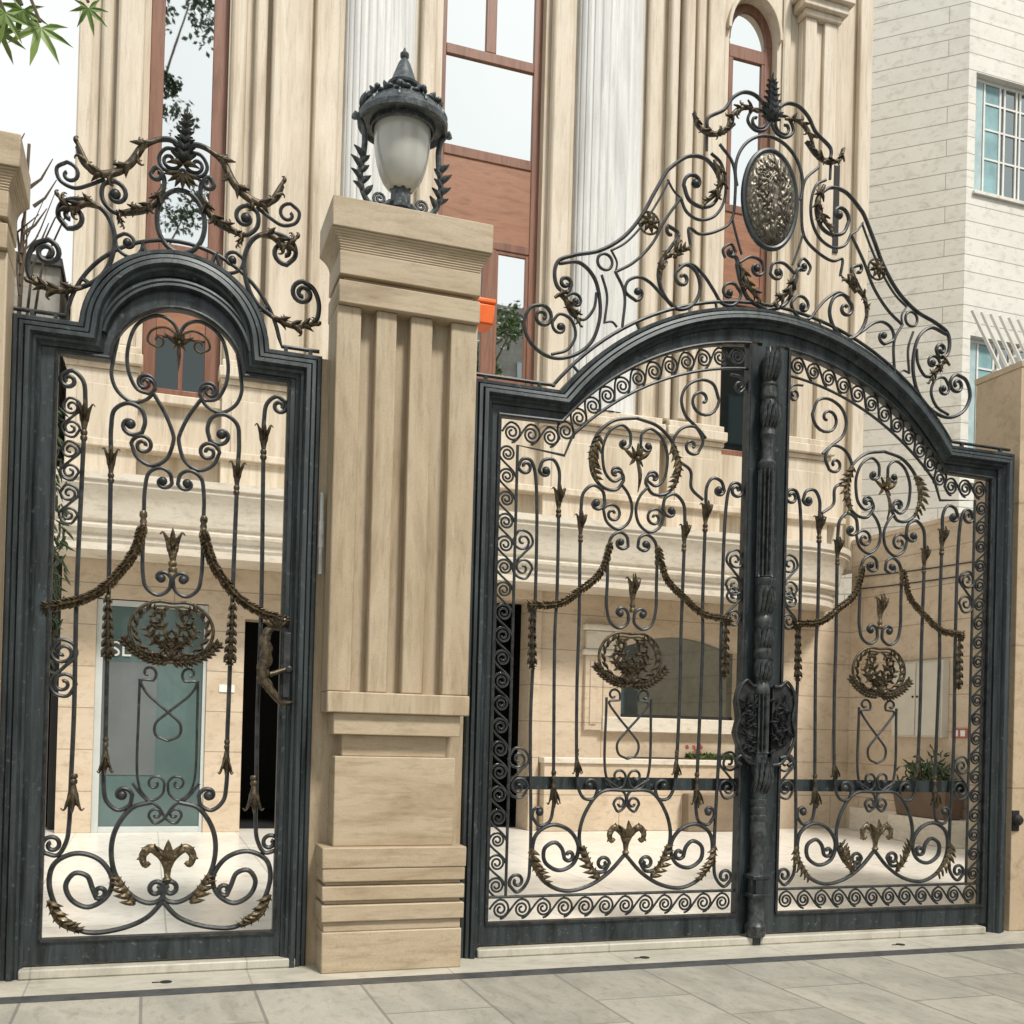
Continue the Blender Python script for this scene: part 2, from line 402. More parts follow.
def lobed(mb, q, w, y=-.006, sides=(1., 1.), lobe=None, fat=.5, tip=True):
    """forged acanthus ribbon along XZ points q: scalloped, swept-forward edges, raised ridge, real thickness"""
    P = [Vector(p) for p in q]; L = len(P); ln = sum((P[i+1]-P[i]).length for i in range(L-1)); nl = max(3, round(ln/(lobe or w*1.15)))
    S = (-1, -.7, -.35, 0, .35, .7, 1); vs = []; fs = []; k = len(S); u = 0
    for i, p in enumerate(P):
        tg = (P[min(i+1, L-1)]-P[max(i-1, 0)]).normalized(); n = Vector((-tg.y, tg.x)); t = u/ln
        if i < L-1: u += (P[i+1]-P[i]).length
        env = (math.sin(PI*min(1, t*.90+.10)))**.65 if tip else math.sin(PI*min(1, t*.8+.1))**.5
        for s in S:
            ph = (t*nl+(.5 if s > 0 else 0)) % 1.0
            lob = .42+.58*(math.sin(PI*min(1, ph*.80+.06)))
            sw = abs(s)*w*(sides[1] if s > 0 else sides[0])*env
            d = sw*(lob if abs(s) > .5 else 1)
            a = p+n*(d if s > 0 else -d)+tg*(abs(s)**2*w*.45*(ph-.25))
            dep = fat*w*(1-abs(s)**1.6)*env*(.85+.15*math.sin(PI*ph)) + (.16*w*math.sin(PI*ph)*abs(s))
            vs.append((a.x, y-dep, a.y))
    m = len(vs); vs += [(a, b+.004, c_) for a, b, c_ in vs]
    for i in range(L-1):
        for j in range(k-1):
            a = i*k+j; fs.append((a, a+1, a+k+1, a+k)); fs.append((m+a, m+a+k, m+a+k+1, m+a+1))
        a = i*k; fs.append((a, a+k, m+a+k, m+a)); a += k-1; fs.append((a, m+a, m+a+k, a+k))
    for j in range(k-1):
        fs.append((j, m+j, m+j+1, j+1)); e = (L-1)*k+j; fs.append((e, e+1, m+e+1, m+e))
    mb.add(vs, fs)
def garland(mb, pts, w, tf, y=-.014):
    q = [tf(p) for p in smooth_curve(pts, .006)]; L = len(q)
    mb.tube([(a, y, b) for a, b in q], w*.62, 10, taper=lambda t: .75+.45*math.sin(PI*t))
    for i in range(0, L-2, 3):
        a, b = q[i], q[i+1]; d = math.atan2(b[1]-a[1], b[0]-a[0])
        for s in (-1, 0, 1):
            o = s*w*.30
            blade(mb, (a[0]-math.sin(d)*o, a[1]+math.cos(d)*o), d+s*.28+random.uniform(-.12, .12), w*1.75, w*1.0, .22*s, y-w*(.50 if s == 0 else .25), -1, 5)
    d = math.atan2(q[-1][1]-q[-4][1], q[-1][0]-q[-4][0])
    for s in range(-2, 3): blade(mb, q[-2], d+s*.30, w*2.2, w*.8, .12*s, y)
    mb.ball((q[0][0], y-w*.3, q[0][1]), w*.7, 8); mb.ball((q[-1][0], y-w*.2, q[-1][1]), w*.7, 8)
def drop(mb, pts, w, tf, y=-.012):
    a, b = tf(pts[0]), tf(pts[1]); n = 7
    d = math.atan2(b[1]-a[1], b[0]-a[0])
    mb.tube([(a[0]+(b[0]-a[0])*i/8, y, a[1]+(b[1]-a[1])*i/8) for i in range(9)], w*.66, 10, taper=lambda t: .62+.3*t+.16*math.cos(t*PI*2*n/2))
    for i in range(n):
        t = i/n; p = (a[0]+(b[0]-a[0])*t, a[1]+(b[1]-a[1])*t); ww = w*(.8+.45*t)
        for s in (-1, 0, 1): blade(mb, (p[0]+s*ww*.35, p[1]), d+s*.30, ww*1.7, ww*1.0, .10*s, y-ww*(.55 if s == 0 else .3), -1, 5)
    for s in (-2, -1, 0, 1, 2): blade(mb, b, d+s*.38, w*1.2, w*.7, .35*s, y-.008)
    mb.ball((a[0], y, a[1]), w*.6, 8)
def tulip(mb, pts, w, tf, y=0.):
    a, b = tf(pts[0]), tf(pts[1]); ln = math.hypot(a[0]-b[0], a[1]-b[1]); ax = ((b[0]-a[0])/ln, 0, (b[1]-a[1])/ln)
    prof = [(.50*w, 0), (.62*w, .04*ln), (.62*w, .10*ln), (.42*w, .13*ln), (.60*w, .17*ln), (.60*w, .24*ln), (.40*w, .28*ln), (.52*w, .38*ln), (.74*w, .55*ln), (.82*w, .68*ln), (.70*w, .78*ln), (.45*w, .84*ln)]
    mb.lathe(prof, (a[0], y, a[1]), 14, ax)
    d = math.atan2(ax[2], ax[0]); m = (a[0]+ax[0]*.50*ln, a[1]+ax[2]*.50*ln)
    for s in (-1, 1):
        p = (m[0]-math.sin(d)*w*.45*s, m[1]+math.cos(d)*w*.45*s)
        c_ = smooth_curve([p, (p[0]+ax[0]*ln*.26-math.sin(d)*w*.30*s, p[1]+ax[2]*ln*.26+math.cos(d)*w*.30*s), (p[0]+ax[0]*ln*.46-math.sin(d)*w*.85*s, p[1]+ax[2]*ln*.46+math.cos(d)*w*.85*s), (p[0]+ax[0]*ln*.40-math.sin(d)*w*1.25*s, p[1]+ax[2]*ln*.40+math.cos(d)*w*1.25*s)], .004)
        mb.tube([(q.x, y-.003, q.y) for q in c_], w*.30, 7, taper=lambda t: 1.05-.75*t*t)
        blade(mb, (m[0]-math.sin(d)*w*.25*s, m[1]+math.cos(d)*w*.25*s), d+s*.16, ln*.46, w*.8, .2*s, y-w*.5)
    blade(mb, m, d, ln*.56, w*.9, 0, y-w*.62); blade(mb, m, d, ln*.56, w*.9, 0, y+w*.3)
def collar(mb, a, b, r, y=0.):
    ln = math.hypot(a[0]-b[0], a[1]-b[1]); ax = ((b[0]-a[0])/ln, 0, (b[1]-a[1])/ln)
    mb.lathe([(r*.75, 0), (r, .1*ln), (r, .25*ln), (r*.7, .35*ln), (r*.95, .5*ln), (r*.7, .65*ln), (r, .78*ln), (r, .9*ln), (r*.7, ln)], (a[0], y, a[1]), 12, ax)
def palmette(mb, base, top, w, y=0.):
    h = top[1]-base[1]; x = base[0]
    mb.lathe([(w*.13, 0), (w*.2, h*.06), (w*.12, h*.12), (w*.16, h*.3), (w*.30, h*.5), (w*.2, h*.62)], (x, y, base[1]), 10)
    blade(mb, (x, base[1]+h*.42), PI/2, h*.6, w*.45, 0, y-.016)
    for s in (-1, 1):
        blade(mb, (x, base[1]+h*.40), PI/2-s*.30, h*.55, w*.36, -.25*s, y-.012)
        # curled side leaf: out, over and down
        pts = [(x, base[1]+h*.35), (x+s*w*.32, base[1]+h*.66), (x+s*w*.70, base[1]+h*.80), (x+s*w*.98, base[1]+h*.62), (x+s*w*.86, base[1]+h*.40), (x+s*w*.70, base[1]+h*.47)]
        c = smooth_curve(pts, .006)
        mb.tube([(p.x, y-.01, p.y) for p in c], w*.13, 8, taper=lambda t: .6+.8*math.sin(PI*min(1, t*.85+.1)), sq=.7)
        lobed(mb, [(p.x, p.y) for p in c], w*.17, y-.012, (1.1, .8) if s == 1 else (.8, 1.1), w*.36, .6)
        for i in range(4, len(c)-5, 6):
            d = math.atan2(c[i+1].y-c[i].y, c[i+1].x-c[i].x)
            blade(mb, (c[i].x, c[i].y), d+s*.55, w*.26, w*.20, .4*s, y-.012, -1, 6)
def flower(mb, top, bot, w, y=-.01):
    x = top[0]; h = top[1]-bot[1]; zc = top[1]-h*.28
    for s in (-1, 1):
        blade(mb, (x, zc), PI/2-s*1.35, w, w*.35, .35*s, y); blade(mb, (x, zc), PI/2-s*.75, w*.75, w*.3, .3*s, y-.006)
        blade(mb, (x, zc+.005), PI/2-s*2.1, w*.6, w*.28, -.3*s, y)
    blade(mb, (x, zc), -PI/2, h*.78, w*.3, 0, y-.012); blade(mb, (x, zc), PI/2, h*.35, w*.3, 0, y-.012)
    mb.ball((x, y-.02, zc), w*.14, 8)
def s_scroll(mb, a, b, r, tf, y=0.):
    """upright S between two spiral centres a (upper) and b (lower)"""
    a = Vector(a); b = Vector(b); R = (a-b).length*.42; m = (a+b)/2
    pts = [(a.x-R*.9, a.y), (a.x-R*.3, a.y+R*.92), (a.x+R*.62, a.y+R*.7), (a.x+R*.95, a.y-R*.1), (m.x, m.y), (b.x-R*.95, b.y+R*.1), (b.x-R*.62, b.y-R*.7), (b.x+R*.3, b.y-R*.92), (b.x+R*.9, b.y)]
    scroll_mesh(mb, pts, (a.x, a.y, 1.3, 0), (b.x, b.y, 1.3, 0), r, tf, y)
def running_scroll(mb, path, n, width, r, y=0., flip=1):
    """Vitruvian wave: n spirals strung along an XZ polyline"""
    P = [Vector(p) for p in path]; cum = [0]
    for i in range(1, len(P)): cum.append(cum[-1]+(P[i]-P[i-1]).length)
    T = cum[-1]; Lu = T/n
    def at(u, v):
        u = max(0, min(T, u)); i = 0
        while i < len(P)-2 and cum[i+1] < u: i += 1
        t = (P[i+1]-P[i]).normalized(); q = P[i]+t*(u-cum[i]); return (q.x-t.y*v*flip, q.y+t.x*v*flip)
    R = width*.455
    for k in range(n):
        jit = .93+.12*random.random()
        u0 = (k+.5)*Lu; c = []
        for i in range(9):
            t = i/8; c.append((u0-Lu+Lu*t*.98, -R*math.cos(PI*t)*1))
        pts = [Vector(p) for p in c]
        m = 34
        for i in range(1, m+1):
            q = i/m; a = PI/2-2*PI*2.0*q; rr = R*jit*(1-.80*q**.8)
            pts.append(Vector((u0+math.cos(a)*rr*min(1, Lu*.5/R), math.sin(a)*rr)))
        if k == 0: pts = pts[4:]
        mb.tube([(at(p.x, p.y)[0], y, at(p.x, p.y)[1]) for p in pts], r, 6, sq=1.3)
def star_leaf(mb, c, size, nrm_rot, lobes=7):
    """palmate leaf with pointed lobes"""
    vs = [(0, 0, 0)]; n = lobes*2
    for i in range(lobes):
        a = -2.2+4.4*i/(lobes-1); L = size*(1-.35*abs(i-(lobes-1)/2)/((lobes-1)/2))
        a0 = a-.26
        vs.append((math.sin(a0)*size*.26, math.cos(a0)*size*.26, .0)); vs.append((math.sin(a-.13)*L*.62, math.cos(a-.13)*L*.62, -.03*size)); vs.append((math.sin(a)*L, math.cos(a)*L, -.12*size)); vs.append((math.sin(a+.13)*L*.62, math.cos(a+.13)*L*.62, -.03*size))
    a0 = 2.2+.26; vs.append((math.sin(a0)*size*.26, math.cos(a0)*size*.26, 0))
    mat = nrm_rot; o = Vector(c)
    V = [o+mat @ Vector(v) for v in vs]; fs = [(0, i, i+1) for i in range(1, len(vs)-1)]
    mb.add(V, fs)
